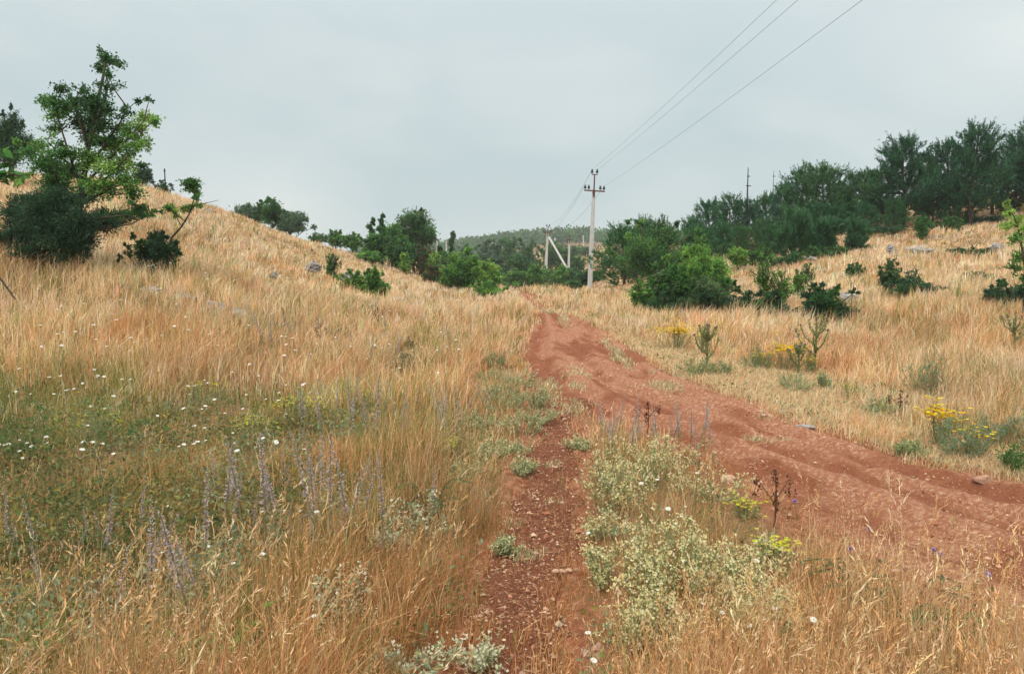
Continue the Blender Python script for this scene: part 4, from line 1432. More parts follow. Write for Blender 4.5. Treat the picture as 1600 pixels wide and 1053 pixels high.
def rock(label, px, py, Y, wpx, hpx, seed, group=None, m=None, name='rock', cat='rock', flat=None):
    p = pt(px, py + hpx * .4, Y)
    g = hz(p[0], p[1])
    s = Y / F
    CLEAR.append((p[0] * .97, p[1] * .97, wpx * s * .6, .4 if name == 'stone_slab' else .8))
    mb = rock_mesh(seed, 1.0)
    v = mb.v[0]
    mb.v[0] = v * np.array([wpx * s * .5, wpx * s * .42, hpx * s * .62])
    mb.v[0] += .12 * hpx * s * rng.normal(0, 1, mb.v[0].shape)
    o = mb.build(name, m or M_ROCK)
    o.location = (p[0], p[1], g + min(max(p[2] - g, hpx * s * .05), hpx * s * .3) + (-.05 if name == 'stone_slab' and Y > 12 else 0 if name == 'stone_slab' else .24 if group == LR and Y < 36 else .12 if py < 460 and Y < 36 else 0))
    o.rotation_euler = (0, 0, rng.uniform(0, 1.0) if wpx < 2 * hpx else 0.1)
    return tag(o, label, cat, group)


LR = 'rocks of the left slope'
RRK = 'rocks of the right slope'
for i, a in enumerate((('pale jagged rock on the slope above the low glossy bush', 490, 406, 31, 26, 14, LR), ('long grey rock beside the sparse bush on the slope', 543, 410, 31, 34, 12, LR),
                       ('small grey rock low in the grass of the slope', 428, 432, 22, 16, 9, LR), ('flat pale stone lying below the leafy green bush', 618, 447, 25, 28, 5, LR),
                       ('white stone in the grass past the flat pale stone', 652, 452, 25, 12, 7, LR), ('pale ledge rock on the hill brow near the crooked sapling', 325, 332, 43, 22, 8, LR),
                       ('white upright rock on the slope below the scrub line', 1393, 373, 36, 15, 17, RRK), ('broad pale rock slab below the rounded green bush', 1432, 372, 36, 36, 11, RRK),
                       ('grey slab just below the broad pale one', 1452, 379, 35, 26, 8, RRK), ('white lumpy rock high on the slope near the lime-green sapling', 1556, 382, 33, 20, 13, RRK),
                       ('pale rock at the foot of the thin upright bush', 1406, 421, 24, 20, 12, RRK), ('white flat rock below the small round bush', 1325, 444, 22.5, 30, 12, RRK),
                       ('pale stone under the young pine on the bare stem', 1268, 378, 40, 26, 9, RRK), ('pale stone between the young pines', 1312, 388, 39, 12, 12, RRK),
                       ('pale stone at the start of the stony patch', 1225, 386, 41, 22, 7, RRK), ('pale rock behind the lime-green sapling', 1598, 358, 36, 20, 14, RRK),
                       ('grey boulder half sunk under the pines edge', 1462, 358, 42, 20, 6, RRK), ('grey stones on the bank behind the pale yellow-green bush', 1120, 394, 47, 26, 5, RRK))):
    rock(a[0], a[1], a[2], a[3], a[4], a[5], 100 + i, a[6])
# low grey ledge across the left slope
LG = 'slabs of the low ledge across the slope'
for i, (px, w, lab) in enumerate(((188, 36, 'first slab of the grey ledge, under the small drooping juniper'), (232, 44, 'ledge slab just right of the first one'), (282, 48, 'longest middle slab of the grey ledge'),
                                  (330, 40, 'darker slab past the middle of the ledge'), (372, 40, 'last narrow slab of the grey ledge'))):
    rock(lab, px, 450 + (i % 2), 15.9, w * 1.15, 17, 140 + i, LG, name='stone_slab', cat='stone slab')
# road side stones
rock('flat grey stone plate lying at the road edge', 1259, 668, 7.75, 32, 6, 161, None, name='stone_slab', cat='stone slab')
rock('small white stone on the road verge beyond the flat plate', 1221, 648, 8.35, 10, 6, 162)
rock('large pale stone half buried at the end of the footpath edge', 923, 1046, 3.15, 40, 22, 163, None, M_RUBBLE)
rock('small white stone below the yellow-flowered clump', 1462, 714, 6.6, 10, 7, 164)
STN = [rock_mesh(170 + i, .7) for i in range(4)]
first = {}
LAB_STN = 'dusty reddish stone in the rubble along the road edge'
sx, sy = spread(9000, 2.2, 30, .66)
sd = sd_road(sx, sy)
l_, r_e = edges(RL, RR, sy)
pr = np.where(sx > (l_ + r_e) / 2, 1.0, .22) * (np.abs(sd - .06) < .16) * sstep(fbm(sx * 1.2, sy * 1.2, 12), .38, .62)
kk = np.nonzero(rng.random(len(sx)) < pr * .5)[0][:190]
for q, k in enumerate(kk):
    i = q % 4
    s = float(np.clip(rng.lognormal(-3.55, .5), .012, .08))
    loc = (sx[k], sy[k], hz(sx[k], sy[k]) - .01)
    if i not in first:
        o = STN[i].build('stone', M_RUBBLE)
        tag(o, LAB_STN, 'stone', 'rubble stones along the road')
        first[i] = o
    else:
        o = first[i].copy()
        COL.objects.link(o)
    o.location = loc
    o.rotation_euler = (rng.uniform(-.3, .3), rng.uniform(-.3, .3), rng.uniform(0, 6.28))
    o.scale = (s * rng.uniform(.8, 1.5), s * rng.uniform(.7, 1.2), s * rng.uniform(.6, 1))
o = first[0].copy()
COL.objects.link(o)
LAB_P = 'small pale stone in the white scatter on the footpath edge'
for i, (px, py) in enumerate(((868, 914), (878, 911), (890, 913), (901, 916), (884, 918))):
    q = o if i == 0 else first[i % 4].copy()
    if i:
        COL.objects.link(q)
    p = pt(px, py, 4.02)
    q.data = first[i % 4].data
    q.location = (p[0], p[1], hz(p[0], p[1]) + .0)
    q.scale = (.022, .016, .014)
    q.rotation_euler = (0, 0, i)
    tag(q, LAB_P, 'stone', 'pale stones on the footpath')


# ------------------------------------------------------------------ herbs and flowers
def flower_plant(name, label, cat, px, py_base, py_top, wpx, Y, stems, leaf_pal, leaf_l, leaf_n, narrow, fl_pal, fl_n, fl_s, fl_shape='bud', group=None, top_only=False, stem_col=(.3, .3, .14), openness=1.0):
    leaf_n = int(leaf_n * (.55 if cat == 'wild plant' and fl_n < 400 else 1))
    p = pt(px, py_base, Y)
    g = hz(p[0], p[1])
    base = np.array([p[0], p[1], g])
    s = Y / F
    h = max(pt(px, py_top, Y)[2] - g, .08)
    if name == 'leafy_weed' and Y > 11:
        h = min(h, .24)
    if fl_shape == 'star':
        h, fl_s = h + .06, fl_s * 1.35
    w = wpx * s
    cw = .8 if name == 'cream_flowered_plant' else 1.0
    CLEAR.append((base[0] * .94, base[1] * .94, w * .55 * cw, max(w * .5, .11 * Y) * cw))
    o = thing(name, label, cat, base, group)
    ws, lf, fl = MB(), MB(), MB()
    a = rng.uniform(0, 6.28, stems)
    f = np.sqrt(rng.uniform(0, 1, stems)) * (1 + .25 * np.sin(a * 3 + py_top))
    hh = h * (1 - .35 * f ** 2) * rng.uniform(.5, 1.12, stems) * (1 + .22 * np.sin(a * 2 + px))
    tip = np.stack([base[0] + np.cos(a) * f * w * .5, base[1] + np.sin(a) * f * w * .5, g + hh], 1)
    b0 = np.stack([base[0] + np.cos(a) * f * w * .16, base[1] + np.sin(a) * f * w * .16, np.full(stems, g - .03)], 1)
    sw = max(.0016, .35 * s)
    twigs3(ws, b0, tip, sw * 1.4, sw * .7, stem_col, .06)
    # side shoots
    k = 4
    t = rng.uniform(.4, .9, (stems, k, 1))
    q0 = (b0[:, None] + (tip - b0)[:, None] * t).reshape(-1, 3)
    q1 = q0 + (unit(rng.normal(0, 1, (len(q0), 3))) * .7 + np.array([0, 0, .8])) * np.repeat(hh, k)[:, None] * .2 * rng.uniform(.5, 1.2, (len(q0), 1))
    twigs3(ws, q0, q1, sw * .8, sw * .5, stem_col, .06)
    ws.build('stem', M_LEAF, o, loc=base)
    tips = np.concatenate([tip, q1])
    if leaf_n:
        i = rng.integers(0, len(tips), leaf_n)
        fr = np.concatenate([b0, q0])[i]
        t = rng.uniform(.1, 1, (leaf_n, 1))
        c = fr + (tips[i] - fr) * t
        d = unit(rng.normal(0, 1, (leaf_n, 3)) + np.array([0, 0, .35]))
        L = leaf_l * rng.uniform(.6, 1.3, leaf_n)
        leaves(lf, c, d, L, L * narrow, shades(leaf_n, leaf_pal, .15), .2)
        lf.build('foliage', M_LEAF, o, loc=base)
    if fl_n:
        i = rng.integers(0, len(tips), fl_n) if fl_n > len(tips) else rng.permutation(len(tips))[:fl_n]
        c = tips[i] + rng.normal(0, fl_s * 1.1, (fl_n, 3)) * openness
        if top_only:
            c[:, 2] = np.maximum(c[:, 2], g + h * .55 + rng.uniform(0, .2, fl_n) * h)
        col = shades(fl_n, fl_pal, .08)
        ss = fl_s * rng.uniform(.7, 1.25, fl_n)
        if fl_shape == 'bud':
            for q in range(3):
                leaves(fl, c, unit(rng.normal(0, .5, (fl_n, 3)) + np.array([0, 0, .8])), ss, ss * .55, col, .3)
        else:
            for q in range(5):
                an = q * 1.2566 + rng.uniform(0, 1, fl_n)
                leaves(fl, c, np.stack([np.cos(an), np.sin(an), np.full(fl_n, .35)], 1), ss * .6, ss * .5, col, .2, 2)
        fl.build('blossom', M_PETAL, o, loc=base)
    return o


CREAM = ((.80, .74, .42), (.86, .81, .54), (.74, .66, .32))
GG = ((.32, .38, .17), (.40, .44, .22), (.25, .31, .12))
BLU = ((.22, .34, .20), (.28, .40, .25), (.17, .27, .15))
YEL = ((.80, .58, .03), (.75, .62, .05), (.82, .50, .02))
LIMEF = ((.60, .62, .04), (.52, .58, .05), (.66, .60, .03))
WHT = ((.85, .84, .78), (.80, .80, .74), (.86, .85, .8))
CB = 'bushy cream-flowered plants between footpath and road'
flower_plant('cream_flowered_plant', 'largest cream-flowered bushy plant, close beside the footpath', 'wild plant', 1060, 1010, 825, 250, 3.6, 110, GG, .018, 2900, .26, CREAM, 1900, .0125, group=CB)
flower_plant('cream_flowered_plant', 'cream-flowered plant spilling to the lower edge behind the stalks', 'wild plant', 1180, 1060, 905, 190, 3.3, 70, GG, .018, 1500, .26, CREAM, 900, .0125, group=CB)
flower_plant('cream_flowered_plant', 'cream-flowered plant reaching down to the bottom edge beside the large pale stone', 'wild plant', 1010, 1075, 930, 190, 3.15, 60, GG, .018, 1300, .26, CREAM, 700, .0125, group=CB)
flower_plant('cream_flowered_plant', 'cream-flowered plant next to the lime-yellow spurge', 'wild plant', 1170, 960, 845, 130, 3.9, 50, GG, .018, 1000, .26, CREAM, 600, .0125, group=CB)
flower_plant('cream_flowered_plant', 'lopsided cream-flowered plant leaning over the footpath side of the largest one', 'wild plant', 950, 960, 850, 100, 3.8, 40, GG, .018, 800, .26, CREAM, 450, .0125, group=CB)
flower_plant('cream_flowered_plant', 'pale loose plant among the orange stalks toward the road', 'wild plant', 1120, 830, 730, 130, 5.2, 34, GG, .02, 600, .26, CREAM, 260, .0125, group=CB)
flower_plant('cream_flowered_plant', 'cream-flowered plant just beyond the largest one on the footpath edge', 'wild plant', 968, 845, 705, 150, 5.0, 60, GG, .02, 1400, .26, CREAM, 800, .0135, group=CB)
flower_plant('cream_flowered_plant', 'cream-flowered plant near the fork with thin purple spikes behind it', 'wild plant', 1030, 800, 690, 180, 5.6, 70, GG, .02, 1500, .26, CREAM, 850, .0135, group=CB)
flower_plant('cream_flowered_plant', 'small cream-flowered plant on the footpath edge under the larger ones', 'wild plant', 940, 905, 800, 80, 4.5, 36, GG, .02, 800, .28, CREAM, 330, .012, group=CB)
SG = 'low grey-green plants along the footpath'
for a in ((800, 735, 688, 95, 6.6, 'grey-green plant where the straw grass meets the footpath'), (815, 700, 640, 100, 7.3, 'grey-green plant left of the fork of the paths'), (800, 660, 606, 100, 8.4, 'wide grey-green plant at the road edge above the fork'),
          (842, 672, 640, 80, 7.9, 'low grey-green mat at the mouth of the footpath'), (770, 612, 568, 80, 10.2, 'grey-green plant at the road bend edge'), (812, 625, 582, 80, 9.8, 'grey-green plant at the road edge below the bend'),
          (745, 690, 640, 90, 7.6, 'pale herb clump in the straw left of the fork'), (730, 770, 715, 80, 5.9, 'yellowish herb clump above the woolly plant'), (905, 720, 690, 50, 6.7, 'small pale herb on the far side of the footpath'),
          (836, 652, 608, 70, 8.6, 'grey-green plant leaning onto the road at the fork'), (780, 640, 590, 90, 9.0, 'loose pale plant in the straw beside the road edge'), (760, 735, 690, 80, 6.5, 'pale plant in front of the yellow blooms'), (815, 760, 716, 60, 6.0, 'small grey-green plant at the narrow start of the footpath'), (770, 580, 545, 60, 11.5, 'pale plant at the inner side of the road bend'),
          (790, 880, 858, 50, 4.35, 'tiny pale herb on the footpath edge in the middle of the path bend')):
    flower_plant('grey_green_herb', a[5], 'wild plant', a[0], a[1], a[2], a[3], a[4], 46, SAGE, .03, 1000, .26, CREAM, 130 if a[4] < 8 else 50, .011, group=SG)
WV = 'grey-green weeds on the right verge'
for a in ((1090, 600, 560, 70, 11.0, GG, 'round grey-green weed at the foot of the branched thistle'), (1128, 600, 566, 50, 11.2, GG, 'second round grey-green weed beside the branched thistle'), (1185, 590, 540, 60, 12.0, GG, 'tall grey-green weed beside the yellow flowers on the verge'),
          (1245, 620, 580, 70, 9.9, SAGE, 'pale weed clump below the yellow flowers on the verge'), (1452, 610, 545, 80, 10.0, BLU, 'blue-green weed alone in the straw of the verge'), (1500, 722, 645, 110, 6.7, BLU, 'blue-green weed below the brightest yellow flowers'),
          (1560, 705, 640, 110, 7.0, BLU, 'blue-green weed at the picture edge past the yellow flowers'), (1380, 650, 620, 60, 8.6, SAGE, 'faint pale weed in the dry verge'), (1585, 735, 690, 70, 6.2, MID, 'dark green weed at the picture edge below the blue-green weeds'), (1420, 715, 688, 60, 6.8, GG, 'low weed hugging the road edge below the yellow flowers'),
          (1288, 612, 578, 26, 10.3, SAGE, 'round pale seed-head weed on a bare white stalk')):
    flower_plant('verge_weed', a[6], 'wild plant', a[0], a[1], a[2], a[3], a[4], 42, a[5], .045, 900, .24, CREAM, 30, .012, group=WV)
YF = 'yellow-flowered plants'
for a in ((1467, 700, 630, 52, 7.1, YEL, 120, .034, 'brightest yellow flower clump by the roadside, above the blue-green weed'), (1515, 725, 668, 60, 6.7, YEL, 26, .03, 'sparse yellow flowers among the blue-green weeds'),
          (1228, 590, 532, 60, 12.0, YEL, 190, .036, 'tall yellow flower clump on the verge between two thistles'), (1055, 556, 508, 62, 14.2, YEL, 200, .04, 'yellow flower clump behind the branched thistle'),
          (1205, 925, 880, 75, 4.15, LIMEF, 70, .02, 'lime-yellow flowering spurge beside the largest cream-flowered plant'), (1165, 845, 812, 60, 4.9, LIMEF, 60, .016, 'small lime-yellow flower clump in the orange stalks'),
          (705, 725, 684, 40, 6.4, LIMEF, 50, .014, 'thin yellow blooms in the straw left of the footpath'), (470, 655, 612, 90, 7.7, LIMEF, 90, .018, 'yellow-green flowers in the hollow beside the purple spikes'),
          (1190, 596, 548, 46, 12.2, YEL, 40, .028, 'few yellow flowers in the tall grey-green weed'), (1270, 600, 556, 36, 12.0, YEL, 34, .026, 'yellow flowers at the foot of the purple-headed thistle behind'), (1100, 545, 515, 30, 13.4, YEL, 30, .03, 'small yellow tuft touching the branched thistle'), (1330, 640, 600, 40, 9.4, LIMEF, 26, .016, 'faint yellow-green flowers in the dry verge'),
          (150, 680, 636, 90, 7.2, LIMEF, 60, .016, 'yellow-green flowers low in the middle of the hollow'), (560, 640, 600, 60, 8.2, LIMEF, 40, .016, 'yellow-green flowers between the mauve spikes'), (400, 690, 650, 80, 7.0, LIMEF, 60, .016, 'yellow-green flowers at the near lip of the hollow'),
          (320, 625, 588, 90, 8.6, LIMEF, 60, .018, 'yellow-green flowers across the top of the hollow')):
    flower_plant('yellow_flower', a[8], 'wildflower', a[0], a[1], a[2], a[3], a[4], 30, GG, .03, 240, .3, a[5], a[6], a[7], 'star', group=YF, top_only=True)
WP = 'woolly grey-white plants left of the footpath'
for a in ((530, 1045, 880, 110, 3.45, 'woolly grey-green plant at the lower edge, left of the footpath'), (655, 870, 765, 120, 4.75, 'woolly white-flowered plant left of the footpath bend'), (610, 905, 820, 80, 4.4, 'smaller woolly plant between the two larger ones'),
          (640, 1060, 1005, 150, 3.05, 'low woolly plant against the bottom of the footpath'), (745, 1052, 1015, 110, 3.1, 'grey-green sprig low on the soil of the footpath')):
    flower_plant('woolly_plant', a[5], 'wild plant', a[0], a[1], a[2], a[3], a[4], 18, ((.46, .48, .29), (.54, .55, .36), (.38, .40, .22)), .034, 420, .34, ((.78, .77, .6), (.70, .69, .5)), 130, .015, group=WP)
flower_plant('leafy_weed', 'fresh green broad-leaved weed at the lower edge of the left grass', 'wild plant', 345, 1060, 975, 200, 3.15, 26, LT, .07, 320, .4, CREAM, 0, .01)
flower_plant('leafy_weed', 'dull green leafy weed at the lower left corner', 'wild plant', 60, 1060, 985, 200, 3.2, 26, MID, .06, 320, .35, CREAM, 0, .01)
flower_plant('leafy_weed', 'grey-green leafy weed in the hollow at the picture edge', 'wild plant', 55, 700, 640, 170, 7.0, 46, MID, .05, 500, .35, CREAM, 0, .01)
flower_plant('leafy_weed', 'green leafy weed in the middle of the hollow', 'wild plant', 190, 690, 630, 150, 7.2, 40, MID, .045, 420, .35, CREAM, 0, .01)
flower_plant('leafy_weed', 'dark little weed standing in the straw of the left slope', 'wild plant', 415, 525, 488, 34, 13.2, 20, MID, .06, 160, .3, CREAM, 0, .01)
for px_, top_, Y_, lab_ in ((628, 540, 11.6, 'low dark weeds at the near end of the old wheel mark'), (634, 520, 13.0, 'low dark weeds half way along the old wheel mark'), (638, 502, 14.8, 'low dark weeds at the far end of the old wheel mark')):
    flower_plant('leafy_weed', lab_, 'wild plant', px_, 560, top_, 34, Y_, 30, ((.12, .12, .045), (.16, .15, .055)), .05, 420, .3, CREAM, 14, .014)


def vetch(label, px, py, Y, sprays, size, dark):
    """arching stems with paired leaflets"""
    p = pt(px, py, Y)
    g = hz(p[0], p[1])
    base = np.array([p[0], p[1], g])
    o = thing('vetch_plant', label, 'wild plant', base)
    CLEAR.append((base[0] * .97, base[1] * .97, size * .45, .22))
    ws, lf = MB(), MB()
    for k in range(sprays):
        a = rng.uniform(0, 6.28)
        L = size * rng.uniform(.6, 1.2)
        d = np.array([math.cos(a), math.sin(a) * .7, 0])
        t = np.linspace(0, 1, 11)
        z0 = .10 + rng.uniform(.1, .42) * size * 1.6
        path = base + d * (L * t)[:, None] + np.outer(z0 * np.sin(np.minimum(t * 1.5, 1) * 1.57) - .10 * L * t ** 2 * 2, [0, 0, 1])
        tube(ws, path, np.linspace(.0035, .0015, 11), 4, (.14, .1, .05), False)
        q = path[3:]
        side = np.cross(d, [0, 0, 1])
        for sg in (-1, 1):
            dd = np.repeat((side * sg + d * .45 + np.array([0, 0, -.25]))[None], len(q), 0) + rng.normal(0, .12, (len(q), 3))
            leaves(lf, q, dd, 0.028 * rng.uniform(.8, 1.2, len(q)), .015, shades(len(q), dark, .15), .15, 3)
    ws.build('stem', M_LEAF, o, loc=base)
    lf.build('foliage', M_LEAF, o, loc=base)


vetch('dark vetch with paired leaflets arching in the straw beside the pale spike', 672, 800, 4.9, 9, .3, DK)
vetch('dark vetch with arching leaflet rows low in the orange stalks', 1410, 1020, 3.3, 12, .26, DK)
vetch('second tangle of dark vetch at the lower edge below the orange stalks', 1480, 1060, 3.1, 9, .24, MID)
vetch('small dark vetch by the roadside stalks at the lower edge', 1340, 985, 3.5, 8, .26, DK)


def thistle(label, px, pyb, pyt, Y):
    p = pt(px, pyb, Y)
    g = hz(p[0], p[1])
    base = np.array([p[0], p[1], g])
    h = pt(px, pyt, Y)[2] - g
    CLEAR.append((base[0], base[1] - .3, .35, .6))
    o = thing('thistle', label, 'thistle', base, 'thistles on the right verge')
    ws, lf, fl = MB(), MB(), MB()
    tube(ws, np.stack([base - [0, 0, .05], base + [0.01, 0, h * .5], base + [0, 0, h * .95]]), np.array([.018, .014, .008]), 6, (.22, .25, .11))
    tips = [base + np.array([0, 0, h * .97])]
    segs = [(base, tips[0])]
    for k in range(9):
        a = k * 2.4 + rng.uniform(-.3, .3)
        z = h * rng.uniform(.25, .8)
        L = h * .5 * (1.2 - z / h)
        c = base + np.array([0, 0, z])
        e = c + np.array([math.cos(a) * L * .8, math.sin(a) * L * .8, L * .9 + .05])
        m_ = (c + e) / 2 + np.array([math.cos(a), math.sin(a), -.4]) * L * .15
        tube(ws, np.stack([c, m_, e]), np.array([.009, .008, .005]), 5, (.22, .25, .11), False)
        tips.append(e)
        segs += [(c, m_), (m_, e)]
    for c, e in segs:
        n = int(9 + 60 * np.linalg.norm(e - c))
        t = rng.uniform(0, 1, (n, 1))
        leaves(lf, c + (e - c) * t, rng.normal(0, 1, (n, 3)) + np.array([0, 0, .8]), rng.uniform(.03, .075, n), .016, shades(n, ((.2, .25, .09), (.26, .3, .12), (.34, .32, .14)), .15), .2)
    ws.build('stem', M_LEAF, o, loc=base)
    lf.build('foliage', M_LEAF, o, loc=base)
    for t in tips[:7]:
        fl = MB()
        n = 26
        leaves(fl, np.repeat(t[None], n, 0), rng.normal(0, .5, (n, 3)) + np.array([0, 0, .9]), .03, .012, shades(n, ((.26, .15, .24), (.3, .2, .3), (.18, .2, .1)), .1), .1)
        fl.build('flower_head', M_PETAL, o, loc=base)


thistle('branched thistle with upswept arms and purple heads on the verge', 1103, 600, 512, 11.4)
thistle('purple-headed thistle behind the tall yellow flowers', 1272, 592, 498, 12.3)
thistle('slender brown thistle stalk far along the grassy slope near the picture edge', 1583, 560, 488, 14)
thistle('small thistle between the yellow flowers and the round pale seed-head', 1246, 600, 540, 11.6)


# --- mauve flower spikes
def spike_proto(seed, h=.5):
    r_ = np.random.default_rng(seed)
    ws, fl = MB(), MB()
    lean = r_.normal(0, .05, 2)
    tp = np.array([[0, 0, -.05], [lean[0] * .3, lean[1] * .3, h * .45], [lean[0], lean[1], h]])
    tube(ws, tp, np.array([.004, .003, .0015]), 4, (.32, .26, .15))
    n = 18
    leaves(ws, np.c_[np.zeros((n, 2)), r_.uniform(.02, h * .5, n)] + r_.normal(0, .004, (n, 3)), r_.normal(0, 1, (n, 3)) + [0, 0, .4], .045, .014, shades(n, ((.36, .35, .2), (.3, .3, .15))), .2)
    k = 15
    for i in range(k):
        t = .48 + .52 * i / (k - 1)
        c = np.array([np.interp(t * h, tp[:, 2], tp[:, 0]), np.interp(t * h, tp[:, 2], tp[:, 1]), t * h])
        m_ = 12
        rr = .0155 * (1.15 - .65 * (i / (k - 1)))
        a = r_.uniform(0, 6.28, m_)
        d = np.stack([np.cos(a), np.sin(a), np.full(m_, .6)], 1)
        leaves(fl, np.repeat(c[None], m_, 0) + np.c_[r_.normal(0, .003, (m_, 2)), r_.normal(0, .010, m_)], d + r_.normal(0, .35, (m_, 3)), rr * r_.uniform(.45, 1.25, m_), rr * .5, shades(m_, ((.48, .40, .40), (.55, .47, .45), (.56, .48, .40), (.40, .33, .35)), .12), .2)
    return ws, fl


SPK = []
for i in range(4):
    ws, fl = spike_proto(300 + i)
    SPK.append((ws, fl))
spk_first = {}


def put_spike(px, py_top, Y, label, group, i, hmin=.3):
    p = pt(px, py_top, Y)
    g = hz(p[0], p[1])
    h = float(np.clip(p[2] - g, .25, .8))
    loc = (p[0], p[1], g)
    if i not in spk_first:
        o = thing('flower_spike', label, 'wildflower', loc, group)
        SPK[i][0].build('stem', M_LEAF, o)
        SPK[i][1].build('blossom', M_PETAL, o)
        spk_first[i] = o
    else:
        o = dup(spk_first[i], loc, 0, 1, label, group)
    s = h / .5
    o.scale = (max(s, .8) * 1.05, max(s, .8) * 1.05, s)
    o.rotation_euler = (rng.normal(0, .15), rng.normal(0.05, .15), rng.uniform(0, 6.28))


q = 0
for n, (x0, x1), (t0, t1), (Y0, Y1), lab, grp in (
        (44, (330, 600), (670, 810), (4.2, 5.6), 'mauve-grey flower spike in the dense band beside the hollow', 'flower spikes beside the hollow'),
        (62, (460, 760), (585, 690), (6.6, 9.0), 'dull mauve flower spike in the orange straw left of the fork', 'flower spikes in the straw left of the fork'),
        (24, (0, 330), (735, 930), (3.3, 4.8), 'brownish-mauve flower spike in the green undergrowth at the lower left', 'flower spikes at the lower left'),
        (26, (940, 1120), (615, 670), (6.0, 7.2), 'thin purple flower spike on the tongue of grass between footpath and road', 'flower spikes between footpath and road'),
        (40, (400, 780), (478, 560), (11, 18), 'faint mauve flower spike far up in the pale straw of the left slope', 'flower spikes on the left slope')):
    for k in range(n):
        put_spike(rng.uniform(x0, x1), rng.uniform(t0, t1), rng.uniform(Y0, Y1), lab, grp, q % 4)
        q += 1
put_spike(668, 725, 4.75, 'stout pale woolly spike standing beside the dark vetch', 'flower spikes beside the hollow', 0)


# --- white flowers
def daisy_proto(seed):
    r_ = np.random.default_rng(seed)
    ws, fl = MB(), MB()
    tube(ws, np.array([[0, 0, -.05], [.01, 0, .15], [.0, .01, .3]]), np.array([.0025, .002, .0015]), 4, (.25, .26, .1))
    n = 10
    leaves(ws, np.c_[np.zeros((n, 2)), r_.uniform(.02, .2, n)], r_.normal(0, 1, (n, 3)) + [0, 0, .4], .04, .008, shades(n, ((.2, .25, .1), (.3, .3, .14))), .2)
    for k in range(11):
        a = k * .571
        leaves(fl, np.array([[0, .01, .3]]), np.array([[math.cos(a), math.sin(a), .18]]), .017, .009, shades(1, WHT, .03), .15, 3)
    n = 8
    leaves(fl, np.repeat(np.array([[0, .01, .302]]), n, 0), r_.normal(0, .5, (n, 3)) + [0, 0, .4], .006, .005, shades(n, ((.8, .74, .45),), .05), .1)
    return ws, fl


DS = [daisy_proto(500 + i) for i in range(3)]
ds_first = {}
q = 0
for n, (x0, x1), (p0, p1), lab, grp in (
        (110, (0, 480), (515, 700), 'small white flower in the greener hollow of the left meadow', 'white flowers in the hollow'),
        (26, (60, 330), (450, 520), 'small white flower in the straw below the grey ledge', 'white flowers below the ledge'),
        (44, (480, 720), (480, 590), 'small white flower in the straw near the old wheel mark', 'white flowers near the wheel mark'),
        (16, (100, 520), (760, 940), 'white flower low in the near green undergrowth left of the footpath', 'white flowers in the near undergrowth'),
        (24, (900, 1240), (660, 1000), 'white flower among the cream-flowered plants', 'white flowers among the cream plants'),
        (74, (230, 520), (370, 450), 'tiny white flower on the upper left slope', 'white flowers on the upper slope')):
    for k in range(n):
        px, py = rng.uniform(x0, x1), rng.uniform(p0, p1)
        # find the ground under that line of sight
        Ys = np.geomspace(2.5, 45, 160)
        P3d = np.array([pt(px, py, t) for t in Ys])
        under = np.nonzero(P3d[:, 2] - hgt(P3d[:, 0], P3d[:, 1]) < .3)[0]
        if not len(under):
            continue
        p = P3d[under[0]]
        if sd_soil(p[:1], p[1:2])[0] > -.05:
            continue
        loc = (p[0], p[1], hz(p[0], p[1]))
        i = q % 3
        s = float(rng.uniform(.5, 1.0) * (.78 + .06 * p[1]) * (1.35 if 'hollow' in grp else 1))
        if i not in ds_first:
            o = thing('white_flower', lab, 'wildflower', loc, grp)
            DS[i][0].build('stem', M_LEAF, o)
            DS[i][1].build('blossom', M_PETAL, o)
            ds_first[i] = o
        else:
            o = dup(ds_first[i], loc, 0, 1, lab, grp)
        t_h = float(np.clip(tallness(p[:1], p[1:2])[0] * 1.05, .2, .55)) / .3
        o.scale = (s, s, t_h)
        o.rotation_euler = (rng.normal(0, .12) + .25, rng.normal(0, .12), rng.uniform(-.6, .6))
        q += 1


# --- violet scabious heads near the lower right
def scabious(px, py, Y, label):
    p = pt(px, py, Y)
    g = hz(p[0], p[1])
    o = thing('violet_flower', label, 'wildflower', (p[0], p[1], g), 'violet flowers among the orange stalks')
    h = max(p[2] - g, .2)
    ws, fl = MB(), MB()
    tube(ws, np.array([[0, 0, -.05], [.015, 0, h * .5], [0, 0, h]]), np.array([.003, .0024, .002]), 4, (.3, .27, .12))
    n = 34
    leaves(fl, np.repeat(np.array([[0, 0, h]]), n, 0), rng.normal(0, .7, (n, 3)) + [0, 0, .5], .018, .011, shades(n, ((.48, .33, .52), (.40, .26, .46), (.56, .42, .58)), .1), .2)
    ws.build('stem', M_LEAF, o)
    fl.build('blossom', M_PETAL, o)


for px, py, Y, lab in ((1540, 955, 3.5, 'darkest violet flower near the lower corner by the road'), (1455, 917, 3.8, 'violet flower leaning over the road verge'), (1465, 935, 3.75, 'violet flower just below the leaning one'),
                       (1355, 884, 4.1, 'pale violet flower in the middle of the orange stalks'), (1326, 925, 3.8, 'pale violet flower lowest among the orange stalks'), (1240, 838, 4.6, 'violet flower beside the lime-yellow spurge'), (728, 615, 9.3, 'lone violet flower at the edge of the straw by the road bend')):
    scabious(px, py, Y, lab)

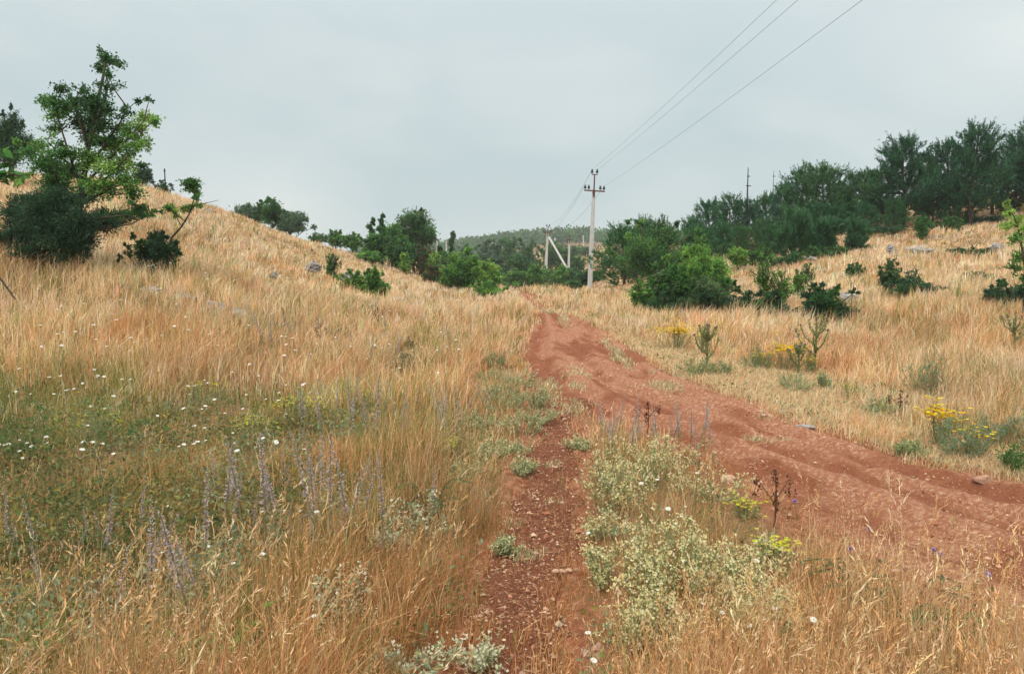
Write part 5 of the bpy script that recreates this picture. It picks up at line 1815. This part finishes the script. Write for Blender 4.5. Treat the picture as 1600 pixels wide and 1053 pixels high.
# --- bare twig at the left edge
a, b, c = pt(-18, 415, 6.2), pt(4, 440, 6.2), pt(24, 468, 6.2)
g = hz(a[0], a[1])
o = thing('dead_twig', 'bare dark twig slanting down at the picture edge below the juniper', 'twig', (a[0], a[1], g))
mb = MB()
tube(mb, np.stack([np.array([a[0] - .3, a[1], g - .05]), np.array([a[0] - .18, a[1], a[2] * .6 + g * .4]), a + [-.04, 0, .1], a, b, c]), np.array([.014, .012, .01, .009, .008, .005]), 6)
mb.build('stem', M_BARK, o, loc=(a[0], a[1], g))
for k, t in enumerate((.35, .7)):
    mb = MB()
    p = b + (c - b) * t
    tube(mb, np.stack([p, p + [.02, 0, .02], p + [.035, .01, .045]]), np.array([.004, .003, .0015]), 4)
    mb.build('side_twig', M_BARK, o, loc=(a[0], a[1], g))


# --- dark dry dock stalks in the straw
def dock(px, py, Y, label):
    p = pt(px, py, Y)
    g = hz(p[0], p[1])
    o = thing('dry_weed', label, 'wild plant', (p[0], p[1], g), 'dark dry weed stalks')
    h = float(np.clip(p[2] - g, .3, .6))
    ws, fl = MB(), MB()
    tips = [np.array([0, 0, h])] + [np.array([math.cos(a) * .1, math.sin(a) * .1, h * f]) for a, f in ((0.3, .85), (2.6, .8), (4.4, .72))]
    tube(ws, np.array([[0, 0, -.05], [.01, 0, h * .5], [0, 0, h]]), np.array([.006, .005, .003]), 4, (.16, .075, .04))
    for t in tips[1:]:
        tube(ws, np.array([[0, 0, t[2] * .55], t * [.6, .6, .8], t]), np.array([.004, .003, .002]), 4, (.16, .075, .04))
    for t in tips:
        fl = MB()
        n = 24
        leaves(fl, t + np.c_[rng.normal(0, .012, (n, 2)), -rng.uniform(0, .11, n)], rng.normal(0, 1, (n, 3)), .028, .016, shades(n, ((.13, .055, .03), (.18, .08, .045), (.1, .045, .025)), .15), .2)
        fl.build('seed_head', M_LEAF, o)
    ws.build('stem', M_LEAF, o)


for px, py, Y, lab in ((228, 500, 12.4, 'dark dry dock stalk in the straw below the juniper'), (343, 512, 12.2, 'twin-headed dry dock stalk right of the one below the juniper'), (365, 492, 13, 'slender dry dock near the dark little weed'), (590, 478, 17, 'dry dock in pale straw below the leafy green bush'),
                       (500, 505, 14, 'dry dock in the middle of the left slope'), (632, 600, 9.6, 'brown dry stalk in the orange straw by the wheel mark'), (1012, 640, 7.2, 'small brown seed stalk on the grass tongue by the road'), (1212, 735, 4.7, 'tall thin brown stalk leaning over the road edge'), (1405, 640, 8.4, 'brown stalk in the verge near the yellow clump')):
    dock(px, py, Y, lab)

build_grass()
build_litter()

# ------------------------------------------------------------------ the hazy air
import bmesh
bm = bmesh.new()
bmesh.ops.create_cube(bm, size=1)
me = bpy.data.meshes.new('haze')
bm.to_mesh(me)
bm.free()
hm = bpy.data.materials.new('hazy_air')
hm.use_nodes = True
hm.node_tree.nodes.clear()
pv = hm.node_tree.nodes.new('ShaderNodeVolumePrincipled')
pv.inputs['Color'].default_value = (.86, .93, .97, 1)
pv.inputs['Density'].default_value = .00042
ho = hm.node_tree.nodes.new('ShaderNodeOutputMaterial')
hm.node_tree.links.new(pv.outputs[0], ho.inputs['Volume'])
me.materials.append(hm)
hb = bpy.data.objects.new('haze', me)
COL.objects.link(hb)
hb.location = (0, 740, -7)
hb.scale = (9800, 1540, 74)
tag(hb, 'thin summer haze that pales the far ridge', 'haze', kind='stuff')
